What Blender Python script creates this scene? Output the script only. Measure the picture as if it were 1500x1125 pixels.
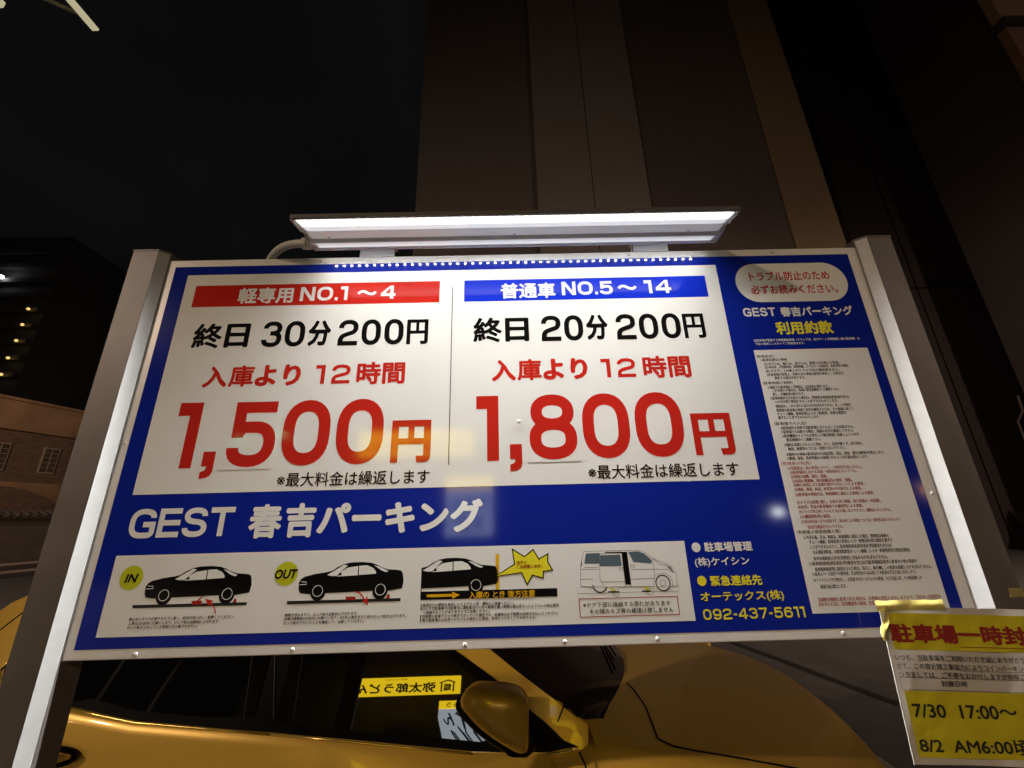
import bpy, bmesh, math, random
from mathutils import Vector, Matrix
from mathutils.geometry import delaunay_2d_cdt
random.seed(4)
for _o in list(bpy.data.objects): bpy.data.objects.remove(_o)
C = bpy.context.scene.collection
sc = bpy.context.scene
PI = math.pi
# ---------------------------------------------------------------- camera, night sky, exposure
ZB = 1.3977                      # height of the lower edge of the blue print
cam = bpy.data.cameras.new('camera'); camo = bpy.data.objects.new('camera', cam); C.objects.link(camo)
cam.sensor_width = 36; cam.lens = 14.4; cam.clip_start = .02; cam.clip_end = 2000
yw, pt, ro = .01001091, .31491139, -.02573098
fwd = Vector((math.sin(yw)*math.cos(pt), math.cos(yw)*math.cos(pt), math.sin(pt)))
r0 = Vector((math.cos(yw), -math.sin(yw), 0)); u0 = r0.cross(fwd)
rt = r0*math.cos(ro)+u0*math.sin(ro); up = u0*math.cos(ro)-r0*math.sin(ro)
M = Matrix((rt, up, -fwd)).transposed().to_4x4(); M.translation = (-.0232768, -.9097035, 1.62)
camo.matrix_world = M; sc.camera = camo
w = bpy.data.worlds.new('World'); sc.world = w; w.use_nodes = True
bg = w.node_tree.nodes['Background']; bg.inputs[0].default_value = (.0031, .0032, .0034, 1); bg.inputs[1].default_value = 1
_n = w.node_tree.nodes.new('ShaderNodeTexNoise'); _n.inputs['Scale'].default_value = 2.2; _n.inputs['Detail'].default_value = 3
_r = w.node_tree.nodes.new('ShaderNodeValToRGB'); w.node_tree.links.new(_n.outputs['Fac'], _r.inputs[0]); w.node_tree.links.new(_r.outputs[0], bg.inputs[0])
_r.color_ramp.elements[0].position = .35; _r.color_ramp.elements[0].color = (.0019, .0021, .0025, 1); _r.color_ramp.elements[1].position = .75; _r.color_ramp.elements[1].color = (.0046, .0045, .0040, 1)   # thin cloud over a lit town
sc.view_settings.view_transform = 'Standard'; sc.view_settings.look = 'None'
sc.view_settings.exposure = 0; sc.view_settings.gamma = 1

# ---------------------------------------------------------------- materials
def mat(name, col, rough=.5, metal=0, coat=0, spec=.5, noise=0, nscale=20, bump=0, bscale=200, bdist=.001, emit=None, estr=0, power=0, ior=None, wash=None):
    m = bpy.data.materials.new(name); m.use_nodes = True; nt = m.node_tree; b = nt.nodes['Principled BSDF']
    b.inputs['Base Color'].default_value = (*col, 1); b.inputs['Roughness'].default_value = rough
    b.inputs['Metallic'].default_value = metal; b.inputs['Coat Weight'].default_value = coat
    b.inputs['Coat Roughness'].default_value = .045; b.inputs['Specular IOR Level'].default_value = spec
    if ior: b.inputs['IOR'].default_value = ior
    tc = nt.nodes.new('ShaderNodeTexCoord')
    if noise:
        n = nt.nodes.new('ShaderNodeTexNoise'); n.inputs['Scale'].default_value = nscale; n.inputs['Detail'].default_value = 6
        nt.links.new(tc.outputs['Object'], n.inputs['Vector'])
        mx = nt.nodes.new('ShaderNodeMix'); mx.data_type = 'RGBA'
        mx.inputs[6].default_value = (*[c*(1-noise) for c in col], 1); mx.inputs[7].default_value = (*[min(1, c*(1+noise)) for c in col], 1)
        nt.links.new(n.outputs['Fac'], mx.inputs[0]); nt.links.new(mx.outputs[2], b.inputs['Base Color'])
    if bump:
        n2 = nt.nodes.new('ShaderNodeTexNoise'); n2.inputs['Scale'].default_value = bscale; n2.inputs['Detail'].default_value = 4
        nt.links.new(tc.outputs['Object'], n2.inputs['Vector'])
        bp = nt.nodes.new('ShaderNodeBump'); bp.inputs['Strength'].default_value = bump; bp.inputs['Distance'].default_value = bdist
        nt.links.new(n2.outputs['Fac'], bp.inputs['Height']); nt.links.new(bp.outputs[0], b.inputs['Normal'])
    if emit:
        b.inputs['Emission Color'].default_value = (*emit, 1); b.inputs['Emission Strength'].default_value = estr
        L = nt.links.new
        def mth(op, a, b_=None):
            k = nt.nodes.new('ShaderNodeMath'); k.operation = op
            for i, q in enumerate((a, b_)):
                if q is None: continue
                if isinstance(q, (int, float)): k.inputs[i].default_value = q
                else: L(q, k.inputs[i])
            return k.outputs[0]
        g = nt.nodes.new('ShaderNodeNewGeometry')
        if power:                 # a lens: most of the light leaves along the normal
            d = nt.nodes.new('ShaderNodeVectorMath'); d.operation = 'DOT_PRODUCT'
            L(g.outputs['Normal'], d.inputs[0]); L(g.outputs['Incoming'], d.inputs[1])
            L(mth('MULTIPLY', mth('POWER', mth('MAXIMUM', d.outputs['Value'], 0.0), power), estr), b.inputs['Emission Strength'])
        if wash:                  # a wall-washing lens: a narrow fan of light straight down the board, wide to both sides
            x = nt.nodes.new('ShaderNodeSeparateXYZ'); L(g.outputs['Incoming'], x.inputs[0])
            t = mth('ABSOLUTE', mth('ARCTAN2', x.outputs[1], mth('MULTIPLY', x.outputs[2], -1.0)))
            q = mth('POWER', mth('DIVIDE', t, wash), 2.0)
            L(mth('DIVIDE', estr, mth('ADD', q, 1.0)), b.inputs['Emission Strength'])
    return m
def film(name, col, rough=.075):   # printed, laminated sign film
    return mat(name, col, rough, spec=.5, noise=.06, nscale=7, bump=.04, bscale=60, bdist=.0004)
WHITE = film('white film', (.78, .79, .77)); BLUE = film('blue film', (.006, .019, .29)); HBLUE = film('header blue film', (.008, .03, .55))
RED = film('red film', (.52, .022, .014)); BLACK = film('black film', (.006, .006, .006)); YEL = film('yellow film', (.78, .72, .03))
LIME = film('lime film', (.52, .56, .02)); GREY = film('grey film', (.10, .14, .17)); LINE = film('line ink', (.03, .03, .035))
AMB = film('amber film', (.72, .42, .01)); DRED = film('dark red film', (.34, .02, .015)); DGREY = film('dark grey film', (.018, .022, .022))
ALU = mat('anodised aluminium', (.125, .110, .102), .45, .12, noise=.35, nscale=9, bump=.1, bscale=300)
ALUL = mat('white aluminium', (.82, .82, .82), .38, .2, noise=.08, nscale=25)
FRAME = mat('white frame', (.72, .71, .68), .3, noise=.16, nscale=14)
SLEEVE = mat('sleeve edge', (.32, .30, .26), .5, spec=.2)
PLAST = mat('grey plastic', (.5, .49, .45), .5, noise=.1, nscale=40)
STEEL = mat('steel', (.45, .45, .45), .3, .9)
GOLD = mat('gold paint', (.78, .495, .075), .36, .28, coat=.4, bump=.05, bscale=900, bdist=.0004, noise=.06, nscale=300, )
GBRIGHT = mat('bright gold', (.9, .66, .16), .22, .6)  # trim gold, also drawn along the belt as an edge highlight
SEAL = mat('grey seal', (.06, .055, .05), .4)
FLANK = mat('lit flank aluminium', (.46, .46, .455), .35, .15, noise=.1, nscale=40)
GLASS = mat('tinted glass', (.004, .004, .0045), .015, spec=.8, ior=1.6)
WSG = mat('windscreen', (.018, .015, .013), .04, spec=.5, noise=.5, nscale=2.2)
RUB = mat('black trim and shade', (.003, .003, .003), .45, spec=.06, noise=.3, nscale=20)
TYRE = mat('tyre', (.012, .012, .012), .8)

# ---------------------------------------------------------------- objects
def empty(name, label, cat, loc=(0, 0, 0), rz=0, group=None):
    o = bpy.data.objects.new(name, None); C.objects.link(o); o.location = loc; o.rotation_euler = (0, 0, rz); o.empty_display_size = .1
    o['label'] = label; o['category'] = cat
    if group: o['group'] = group
    return o
def mesh(name, v, f, m, parent=None, smooth=False, recalc=True, label=None):
    me = bpy.data.meshes.new(name); me.from_pydata([tuple(p) for p in v], [], [tuple(q) for q in f]); me.materials.append(m)
    if recalc:
        b = bmesh.new(); b.from_mesh(me); bmesh.ops.recalc_face_normals(b, faces=b.faces); b.to_mesh(me); b.free()
    for p in me.polygons: p.use_smooth = smooth
    o = bpy.data.objects.new(name, me); C.objects.link(o); o.parent = parent
    if label: o['label'] = label
    return o
def tag(o, label, cat, group=None):
    o['label'] = label; o['category'] = cat
    if group: o['group'] = group
    return o
class MB:                        # several boxes / tubes gathered into one mesh
    def __init__(s): s.v = []; s.f = []
    def add(s, v, f):
        n = len(s.v); s.v += [tuple(p) for p in v]; s.f += [tuple(i+n for i in q) for q in f]; return s
    def box(s, x0, x1, y0, y1, z0, z1, c=0):
        bm = bmesh.new(); bmesh.ops.create_cube(bm, size=1, matrix=Matrix.Translation(((x0+x1)/2, (y0+y1)/2, (z0+z1)/2)) @ Matrix.Diagonal((abs(x1-x0), abs(y1-y0), abs(z1-z0), 1)))
        if c: bmesh.ops.bevel(bm, geom=bm.edges[:], offset=c, segments=2, profile=.5, affect='EDGES')
        bm.verts.ensure_lookup_table(); s.add([v.co[:] for v in bm.verts], [[v.index for v in f.verts] for f in bm.faces]); bm.free(); return s
    def tube(s, pts, r, n=10, closed=False, cap=True):
        pts = [Vector(p) for p in pts]; rings = []; L = len(pts); rr = r if isinstance(r, (list, tuple)) else [r]*L
        for i, p in enumerate(pts):
            t = (pts[min(i+1, L-1)]-pts[max(i-1, 0)]).normalized(); a = t.cross(Vector((0, 0, 1)))
            if a.length < .05: a = t.cross(Vector((0, 1, 0)))
            a.normalize(); b = t.cross(a)
            rings.append([p+a*math.cos(2*PI*k/n)*rr[i]+b*math.sin(2*PI*k/n)*rr[i] for k in range(n)])
        f = [(i*n+k, i*n+(k+1) % n, (i+1)*n+(k+1) % n, (i+1)*n+k) for i in range(L-1) for k in range(n)]
        if cap: f += [tuple(range(n)), tuple((L-1)*n+k for k in range(n))]
        s.add([q for R in rings for q in R], f); return s
    def grid(s, rows):
        n = len(rows[0]); s.add([p for r in rows for p in r], [(i*n+k, i*n+k+1, (i+1)*n+k+1, (i+1)*n+k) for i in range(len(rows)-1) for k in range(n-1)]); return s
    def prism(s, prof, x0, x1):    # (y, z) profile swept along x
        n = len(prof); s.add([(x0, y, z) for y, z in prof]+[(x1, y, z) for y, z in prof],
                             [(k, (k+1) % n, n+(k+1) % n, n+k) for k in range(n)]+[tuple(range(n)), tuple(range(n, 2*n))]); return s
    def build(s, name, m, parent=None, smooth=False, label=None): return mesh(name, s.v, s.f, m, parent, smooth, True, label)

# ---------------------------------------------------------------- flat print: polygons, strokes and type on a plane
_tc = {}
def type_mesh(t, res=3):
    if (t, res) in _tc: return _tc[(t, res)]
    c = bpy.data.curves.new('type', 'FONT'); c.body = t; c.size = 1; c.resolution_u = res
    o = bpy.data.objects.new('type', c); C.objects.link(o); bpy.context.view_layer.update()
    me = o.to_mesh(); v = [(p.co.x, p.co.y) for p in me.vertices]; f = [tuple(p.vertices) for p in me.polygons]
    o.to_mesh_clear(); bpy.data.objects.remove(o); bpy.data.curves.remove(c)
    _tc[(t, res)] = (v, f); return v, f
def arc(path, closed=False, n=7):  # (x, z, rx, rz) corners -> points; radii 0 keep a sharp corner
    out = []; L = len(path)
    for i, q in enumerate(path):
        x, z = q[0], q[1]; rx, rz = (q[2], q[3]) if len(q) > 2 else (0, 0)
        if rx == 0 or (not closed and i in (0, L-1)): out.append((x, z)); continue
        a = path[i-1]; b = path[(i+1) % L]
        def toward(p):
            dx, dz = p[0]-x, p[1]-z; l = math.hypot(dx, dz) or 1; ux, uz = dx/l, dz/l
            r = min(1/math.sqrt((ux/rx)**2+(uz/rz)**2), .495*l if len(p) > 2 and p[2] else .9*l); return (x+ux*r, z+uz*r)
        p0, p3 = toward(a), toward(b); k = .62
        p1 = (p0[0]+(x-p0[0])*k, p0[1]+(z-p0[1])*k); p2 = (p3[0]+(x-p3[0])*k, p3[1]+(z-p3[1])*k)
        for j in range(n+1):
            t = j/n; s = 1-t
            out.append(tuple(s**3*p0[m]+3*s*s*t*p1[m]+3*s*t*t*p2[m]+t**3*p3[m] for m in (0, 1)))
    return out
def strip(pts, tv, th, closed=False):  # a pen stroke of width tv (uprights) / th (level strokes)
    P = [pts[0]]
    for q in pts[1:]:
        if math.hypot(q[0]-P[-1][0], q[1]-P[-1][1]) > 1e-6: P.append(q)
    if closed and math.hypot(P[0][0]-P[-1][0], P[0][1]-P[-1][1]) < 1e-6: P.pop()
    n = len(P); l = []; r = []
    def nm(a, b):
        dx, dz = b[0]-a[0], b[1]-a[1]; m = math.hypot(dx, dz) or 1; return (-dz/m, dx/m)
    for i in range(n):
        a = nm(P[i-1], P[i]) if (closed or i > 0) else nm(P[0], P[1]); b = nm(P[i], P[(i+1) % n]) if (closed or i < n-1) else a
        x, z = a[0]+b[0], a[1]+b[1]; m = math.hypot(x, z) or 1; x /= m; z /= m; k = 1/max(.35, x*a[0]+z*a[1])
        l.append((P[i][0]+x*k*tv/2, P[i][1]+z*k*th/2)); r.append((P[i][0]-x*k*tv/2, P[i][1]-z*k*th/2))
    v = l+r; f = [(i, n+i, n+(i+1) % n, (i+1) % n) for i in range(n if closed else n-1)]
    return v, f
def glyph(c, w, h, tv, th):        # squarish sans figures and capitals, drawn as pen strokes
    a, b, W, H = tv/2, th/2, w-tv/2, h-th/2; rx, rz = .44*w, .33*h; S = []
    def st(p, closed=False): S.append(strip(arc(p, closed), tv, th, closed))
    def pg(p): S.append((p, [tuple(range(len(p)))]))
    if c in '0O': st([(a, b, rx, rz), (W, b, rx, rz), (W, H, rx, rz), (a, H, rx, rz)], True)
    elif c == '8':
        m = .53*h; q = .2*h
        st([(a, b, rx, q), (W, b, rx, q), (W, m, rx, q), (a, m, rx, q)], True)
        i = .035*w; st([(a+i, m+.0*h, rx, q), (W-i, m, rx, q), (W-i, H, rx, q), (a+i, H, rx, q)], True)
    elif c == '1': pg([(w-tv, 0), (w, 0), (w, h), (w-tv, h)]); pg([(0, h-th*1.12), (w-tv, h-th*1.12), (w-tv, h), (0, h)])
    elif c == '5':
        st([(w*.95, H), (.13*w+a*.4, H), (.06*w+a, .44*h)]); st([(.09*w+a, .50*h), (.12*w+a, .6*h, .1*w, .07*h), (W, .6*h, rx, .24*h), (W, b, rx, .26*h), (a, b, rx, .2*h), (a, .29*h)])
    elif c == '2': st([(a, .68*h), (a, H, rx, .24*h), (W, H, rx, .22*h), (W, .53*h, .5*w, .14*h), (.45*w, .44*h, .3*w, .1*h), (a*1.05, .34*h, .3*w, .14*h), (a*1.05, th*.9)]); pg([(0, 0), (w, 0), (w, th), (0, th)])
    elif c == '3':
        m = .53*h; st([(a+.03*w, .72*h), (a+.03*w, H, rx, .2*h), (W-.03*w, H, rx, .2*h), (W-.03*w, m, rx*.8, .17*h), (.4*w, m)]); st([(.4*w, m), (W, m, rx*.8, .18*h), (W, b, rx, .22*h), (a, b, rx, .22*h), (a, .29*h)])
    elif c == '4': pg([(.62*w, 0), (.62*w+tv, 0), (.62*w+tv, h), (.62*w, h)]); pg([(0, .21*h), (w, .21*h), (w, .21*h+th), (0, .21*h+th)]); pg([(0, .21*h+th), (.28*w, .21*h+th), (.62*w, h*.82), (.62*w, h)])
    elif c == '6':
        st([(a, b, rx, .25*h), (W, b, rx, .25*h), (W, .6*h, rx, .22*h), (a, .6*h, rx, .22*h)], True); st([(a, .3*h), (a, H, rx, .3*h), (W-.03*w, H, rx, .2*h), (W-.03*w, .74*h)])
    elif c == '9': return [([(w-x, h-z) for x, z in v], f) for v, f in glyph('6', w, h, tv, th)]
    elif c == '7': pg([(0, h-th), (w, h-th), (w, h), (0, h)]); pg([(.22*w, 0), (.22*w+tv*1.05, 0), (w, h-th), (w-tv*1.1, h-th)])
    elif c == 'G': st([(W-.02*w, .68*h), (W-.02*w, H, rx, .24*h), (a, H, rx, rz), (a, b, rx, rz), (W, b, .2*w, .12*h), (W, .46*h), (.52*w, .46*h)])
    elif c == 'E': pg([(0, 0), (tv, 0), (tv, h), (0, h)]); [pg([(tv, z), (w, z), (w, z+th), (tv, z+th)]) for z in (0, (h-th)/2, h-th)]
    elif c == 'S': st([(W-.03*w, .70*h), (W-.03*w, H, rx, .22*h), (a+.02*w, H, rx, .22*h), (a+.02*w, .53*h, rx, .2*h), (W, .5*h, rx, .2*h), (W, b, rx, .22*h), (a, b, rx, .22*h), (a, .31*h)])
    elif c == 'T': pg([(0, h-th), (w, h-th), (w, h), (0, h)]); pg([(w/2-tv/2, 0), (w/2+tv/2, 0), (w/2+tv/2, h-th), (w/2-tv/2, h-th)])
    elif c == 'N': pg([(0, 0), (tv, 0), (tv, h), (0, h)]); pg([(w-tv, 0), (w, 0), (w, h), (w-tv, h)]); pg([(0, h), (tv*1.15, h), (w, 0), (w-tv*1.15, 0)])
    elif c == '円':
        pg([(0, 0), (tv, 0), (tv, h), (0, h)]); pg([(tv, h-th), (w-tv, h-th), (w-tv, h), (tv, h)]); z = .42*h
        pg([(w-tv, .16*h), (w, .16*h), (w, h), (w-tv, h)]); pg([(tv, z), (w-tv, z), (w-tv, z+th*.9), (tv, z+th*.9)]); pg([(w/2-tv*.42, z+th*.9), (w/2+tv*.42, z+th*.9), (w/2+tv*.42, h-th), (w/2-tv*.42, h-th)])
        pg([(w-tv, .16*h), (w, .16*h), (w-.01*w, .08*h), (w-.05*w, .025*h), (w-.14*w, 0), (.66*w, 0), (.63*w, th*.95), (w-tv*1.15, th*.95), (w-tv, th*1.05)])
    elif c == '.': pg([(0, 0), (w, 0), (w, th*1.1), (0, th*1.1)])
    elif c == '-': pg([(0, .36*h), (w, .36*h), (w, .36*h+th), (0, .36*h+th)])
    elif c == ',': pg([(0, .45*h), (w, .45*h), (w, h), (0, h)]); pg([(w, .45*h), (w, .27*h), (w*.88, .12*h), (w*.55, .03*h), (0, 0), (0, .25*h), (.32*w, .3*h), (.42*w, .38*h), (.42*w, .45*h)])
    elif c == '~': st([(0, .32*h), (.08*w, .74*h, .2*w, .3*h), (.34*w, .80*h, .2*w, .2*h), (.66*w, .26*h, .2*w, .2*h), (.92*w, .28*h, .2*w, .3*h), (w, .7*h)])
    return S
GW = dict(zip('0123456789GESTNO.-', [.78, .42, .80, .78, .84, .78, .78, .76, .78, .78, .9, .72, .8, .78, .84, .9, .17, .34]))
class Print:                      # printed shapes (u, v, depth) laid on a plane
    def __init__(s, org=(0, 0, 0), ax=(1, 0, 0), ay=(0, 0, 1)):
        s.o, s.x, s.y = Vector(org), Vector(ax), Vector(ay); s.n = s.x.cross(s.y); s.v = []; s.f = []; s.k = 0
    def put(s, v, f, d):
        n = len(s.v); s.k += 1; d += (s.k % 9)*.000005
        s.v += [s.o+s.x*p[0]+s.y*p[1]+s.n*d for p in v]; s.f += [tuple(i+n for i in q) for q in f]; return s
    def poly(s, p, d): return s if len(p) < 3 else s.put(p, [tuple(range(len(p)))], d)
    def rect(s, x0, x1, z0, z1, d): return s.poly([(x0, z0), (x1, z0), (x1, z1), (x0, z1)], d)
    def ell(s, cx, cz, rx, rz, d, n=40): return s.poly([(cx+rx*math.cos(2*PI*k/n), cz+rz*math.sin(2*PI*k/n)) for k in range(n)], d)
    def ring(s, cx, cz, rx, rz, t, d, n=40, a0=0, a1=2*PI):
        full = abs(a1-a0-2*PI) < 1e-6; p = [(cx+rx*math.cos(a0+(a1-a0)*k/n), cz+rz*math.sin(a0+(a1-a0)*k/n)) for k in range(n if full else n+1)]
        return s.put(*strip(p, t, t, full), d)
    def line(s, p, t, d, closed=False): return s if len(p) < 2 else s.put(*strip(p, t, t, closed), d)
    def text(s, t, x0, x1, z0, z1, d, bold=0, res=3, shear=0):
        v, f = type_mesh(t, res); X = [p[0]+shear*p[1] for p in v]; Z = [p[1] for p in v]
        a0, a1, b0, b1 = min(X)-bold, max(X)+bold, min(Z)-bold, max(Z)+bold
        kx, kz = (x1-x0)/(a1-a0), (z1-z0)/(b1-b0)
        for j in range(9 if bold else 1):
            dx, dz = (0, 0) if j == 0 else (bold*math.cos(j*PI/4), bold*math.sin(j*PI/4))
            s.put([(x0+(X[i]+dx-a0)*kx, z0+(Z[i]+dz-b0)*kz) for i in range(len(v))], f, d)
        return s
    def line_text(s, t, x0, x1, zc, hgt, d, bold=0, res=1):   # em square of height hgt, centred on zc
        v, f = type_mesh(t, res); a0, a1 = min(p[0] for p in v), max(p[0] for p in v); kx = (x1-x0)/(a1-a0)
        for j in range(3 if bold else 1):
            dx = (j-1)*bold if bold else 0
            s.put([(x0+(p[0]+dx-a0)*kx, zc+(p[1]-.36)*hgt) for p in v], f, d)
        return s
    def fig(s, c, x0, x1, z0, z1, tv, th, d):
        for v, f in glyph(c, x1-x0, z1-z0, tv, th): s.put([(x0+p[0], z0+p[1]) for p in v], f, d)
        return s
    def figs(s, t, x0, x1, z0, z1, k, d, gap=.13):              # a row of figures fitted to a box; k = pen / height
        h = z1-z0; W = sum(GW.get(c, .5) for c in t)+gap*(len(t)-1); q = (x1-x0)/W; x = x0
        for c in t:
            s.fig(c, x, x+GW.get(c, .5)*q, z0, z1, h*k*1.05, h*k, d); x += (GW.get(c, .5)+gap)*q
        return s
    def build(s, name, m, parent, label=None):
        me = bpy.data.meshes.new(name); me.from_pydata([p[:] for p in s.v], [], s.f); me.materials.append(m)
        b = bmesh.new(); b.from_mesh(me); big = [f for f in b.faces if len(f.verts) > 4]; bmesh.ops.triangulate(b, faces=big)
        for f in b.faces:
            f.normal_update()
            if f.normal.dot(s.n) < 0: f.normal_flip()
        b.to_mesh(me); b.free(); o = bpy.data.objects.new(name, me); C.objects.link(o); o.parent = parent
        if label: o['label'] = label
        return o
# ================================================================ the parking sign
SG = empty('parking_sign', 'large blue and white parking fee sign board between two grey metal posts', 'sign')
def SP(): return Print((0, 0, ZB))
MB().box(-.889, .896, 0, .032, ZB-.0181, ZB+.8745, .002).build('board', FRAME, SG)
for x0, x1 in ((-.974, -.8895), (.8965, .981)):
    p = MB()
    ya = -.0175
    if x0 < 0: pr = [(-.974, .047), (-.974, ya+.002), (-.972, ya), (-.9085, ya), (-.9065, ya+.0015), (-.8892, .0), (-.8892, .047)]
    else: pr = [(.981, .047), (.981, ya+.002), (.979, ya), (.9175, ya), (.9155, ya+.0015), (.8962, .0), (.8962, .047)]
    n = len(pr); zt = ZB+.8925
    p.add([(a, b, .0) for a, b in pr]+[(a, b, zt) for a, b in pr], [(k, (k+1) % n, n+(k+1) % n, n+k) for k in range(n)]+[tuple(range(n)), tuple(range(n, 2*n))])
    po = p.build('post', ALU, SG)
    fl = [(-.9062, -.0166), (-.8900, -.0017)] if x0 < 0 else [(.9152, -.0166), (.8970, -.0017)]
    MB().add([(a, b-d, z) for d in (.0006, .0022) for a, b in fl for z in (.02, zt-.002)], [(0, 1, 3, 2), (4, 5, 7, 6), (0, 1, 5, 4), (2, 3, 7, 6), (0, 2, 6, 4), (1, 3, 7, 5)]).build('pale_flank', FLANK, po)  # strip added paler than the post, its colour stands for lamp light there
    q = MB(); e = .0012; cx = sum(a for a, b in pr)/n
    pc = [(a+(e if a > cx else -e), b-(e if b < .02 else -e)) for a, b in pr]
    q.add([(a, b, zt+.0003) for a, b in pc]+[(a, b, zt+.004) for a, b in pc], [(k, (k+1) % n, n+(k+1) % n, n+k) for k in range(n)]+[tuple(range(n)), tuple(range(n, 2*n))])
    q.build('post_cap', ALU, po)
SP().rect(-.8702, .8698, 0, .8546, .0001).build('blue_print', BLUE, SG)
D1, D2, D3 = .0002, .0003, .0004
pp = SP().rect(-.833, .5187, .2881, .8295, D1).build('price_panel', WHITE, SG)
SP().rect(-.1588, -.157, .3353, .7797, D2).build('divider_line', DGREY, pp)
hb = SP().rect(-.8054, -.1905, .7375, .7982, D2).build('header_band', RED, SG, 'red header band for light cars')
q = SP().text('軽専用', -.6942, -.5569, .7446, .7897, D3, .030); q.figs('NO.1', -.5396, -.4209, .7489, .7884, .20, D3); q.fig('~', -.3939, -.3517, .7608, .776, .007, .007, D3); q.fig('4', -.3376, -.3011, .7504, .7884, .0088, .0078, D3); q.build('lettering', WHITE, hb)
hb = SP().rect(-.1283, .4855, .7375, .7982, D2).build('header_band', HBLUE, SG, 'blue header band for ordinary cars')
q = SP().text('普通車', -.0368, .1011, .7435, .7879, D3, .030); q.figs('NO.5', .1176, .2464, .75, .7885, .20, D3); q.fig('~', .2622, .3046, .7614, .7762, .007, .007, D3); q.figs('14', .3267, .3947, .7504, .7883, .21, D3, .2); q.build('lettering', WHITE, hb)
for dx, rate, yen, minu in ((0, (('30', -.6173, -.514, .12), ('200', -.4329, -.2749, .15)), (-.267, -.2149), (-.5062, -.451)), (.6784, (('20', .0609, .1631, .14), ('200', .2442, .4025, .15)), (.4092, .4619), (.1703, .2239))):
    q = SP(); q.text('終', -.7836+dx, -.7135+dx, .6253, .6918, D2, .030); q.text('日', -.7060+dx, -.6480+dx, .6262, .6900, D2, .034)
    q.text('分', *minu, .6258, .6942, D2, .042); q.fig('円', *yen, .6252, .6914, .0092, .0092, D2)
    for t, a, b, g in rate: q.figs(t, a, b, .6255, .6938, .17, D2, g)
    q.build('rate_lettering', BLACK, pp)
for dx, x1 in ((0, -.4754), (.6755, .1975)):
    q = SP(); q.text('入', -.7370+dx, -.6800+dx, .5262, .5795, D2, .040); q.text('庫', -.6765+dx, -.6190+dx, .5263, .5805, D2, .028); q.text('より', -.6159+dx, -.51+dx, .5266, .5802, D2, .046); q.text('時間', -.3785+dx, -.2655+dx, .5256, .5817, D2, .030)
    q.fig('1', x1, x1+.0222, .5293, .5766, .0093, .0082, D2); q.fig('2', x1+.0385, x1+.0812, .5293, .5768, .0088, .0082, D2); q.build('duration_lettering', RED, pp)
for fs, yen, cm in (((('1', -.7742, -.7214), ('0', -.532, -.4262), ('0', -.4112, -.3063)), (-.287, -.1989), (-.6995, -.6724)), ((('1', -.0974, -.0469), ('0', .1429, .2491), ('0', .2627, .3703)), (.3898, .4795), (-.0224, .0042))):
    q = SP(); q.fig('円', *yen, .343, .438, .0158, .0150, D2); q.fig(',', *cm, .3182, .3773, .01, .01, D2)
    for c, x0, x1 in fs: q.fig(c, x0, x1, .3416, .4908, .0262, .0275, D2)
    q.build('price_lettering', RED, pp)
for c, a, b in (('5', (-.6597, -.5445, .3365, .4949), (-.651, -.5457, .3412, .4894)), ('8', (.0166, .1338, .3366, .4957), (.0221, .1287, .3417, .4911))):
    st = MB().box(a[0], a[1], -.00045, -D1-.00002, ZB+a[2], ZB+a[3]).build('number_sticker', WHITE, SG, label='loose square sticker with figure '+c)
    SP().fig(c, *b, .0262, .0262, .00052).build('lettering', RED, st)
for x0 in (-.5287, .1471): SP().text('※最大料金は繰返します', x0, x0+.3302, .2966, .3272, D2, .009).build('footnote_lettering', BLACK, pp)
q = SP(); q.fig('G', -.8233, -.7690, .1999, .2587, .0112, .0110, D1); q.fig('E', -.7640, -.7180, .2005, .2582, .0112, .0108, D1); q.fig('S', -.7120, -.6615, .1999, .2587, .0112, .0108, D1); q.fig('T', -.6570, -.6067, .2005, .2582, .0112, .0108, D1)
q.text('春', -.5741, -.5057, .1938, .2622, D1, .034); q.text('吉', -.4984, -.4352, .1937, .2621, D1, .044); q.text('パーキング', -.4315, -.0825, .196, .2628, D1, .046)
q.build('title_lettering', WHITE, SG)
# contact block
q = SP(); q.ell(.3578, .1543, .0093, .0092, D1); q.text('駐車場管理', .3747, .4741, .145, .1637, D1, .03); q.text('(株)ケイシン', .3503, .4628, .1158, .135, D1, .022); q.build('contact_lettering', WHITE, SG, 'white company lettering')
q = SP(); q.ell(.359, .0912, .0093, .0092, D1); q.text('緊急連絡先', .3761, .481, .0808, .1003, D1, .03); q.text('オーテックス(株)', .3514, .519, .0508, .0713, D1, .022); q.figs('092-437-5611', .3515, .5538, .0212, .0402, .17, D1, .16); q.build('contact_lettering', YEL, SG, 'yellow emergency telephone lettering')
# pill
cx0, cx1, cz0, cz1 = .5611, .8465, .719, .8301; rr = (cz1-cz0)/2
pl_ = [(cx1-rr+rr*math.cos(-PI/2+PI*k/20), (cz0+cz1)/2+rr*math.sin(-PI/2+PI*k/20)) for k in range(21)]+[(cx0+rr-rr*math.cos(-PI/2+PI*k/20), (cz0+cz1)/2-rr*math.sin(-PI/2+PI*k/20)) for k in range(21)]
pi_ = SP().poly(pl_, D1).build('warning_pill', WHITE, SG)
q = SP(); q.text('トラブル防止のため', .5988, .8047, .7794, .8069, D2, .022); q.text('必ずお読みください。', .5957, .8166, .7409, .7678, D2, .022); q.build('lettering', RED, pi_)
q = SP(); q.figs('GEST', .5634, .6438, .6802, .7036, .19, D1, .12); q.text('春吉パーキング', .6561, .8374, .6776, .7045, D1, .036); q.text('当駐車場が管理する時間貸駐車場（フラップ式、及びゲート式時間貸し無人駐車場）は', .5741, .8325, .6117, .6188, D1, .02, 1); q.text('下記の規定にしたがってご利用頂きます。', .5756, .6961, .6028, .6095, D1, .02, 1); q.build('terms_heading', WHITE, SG)
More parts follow.
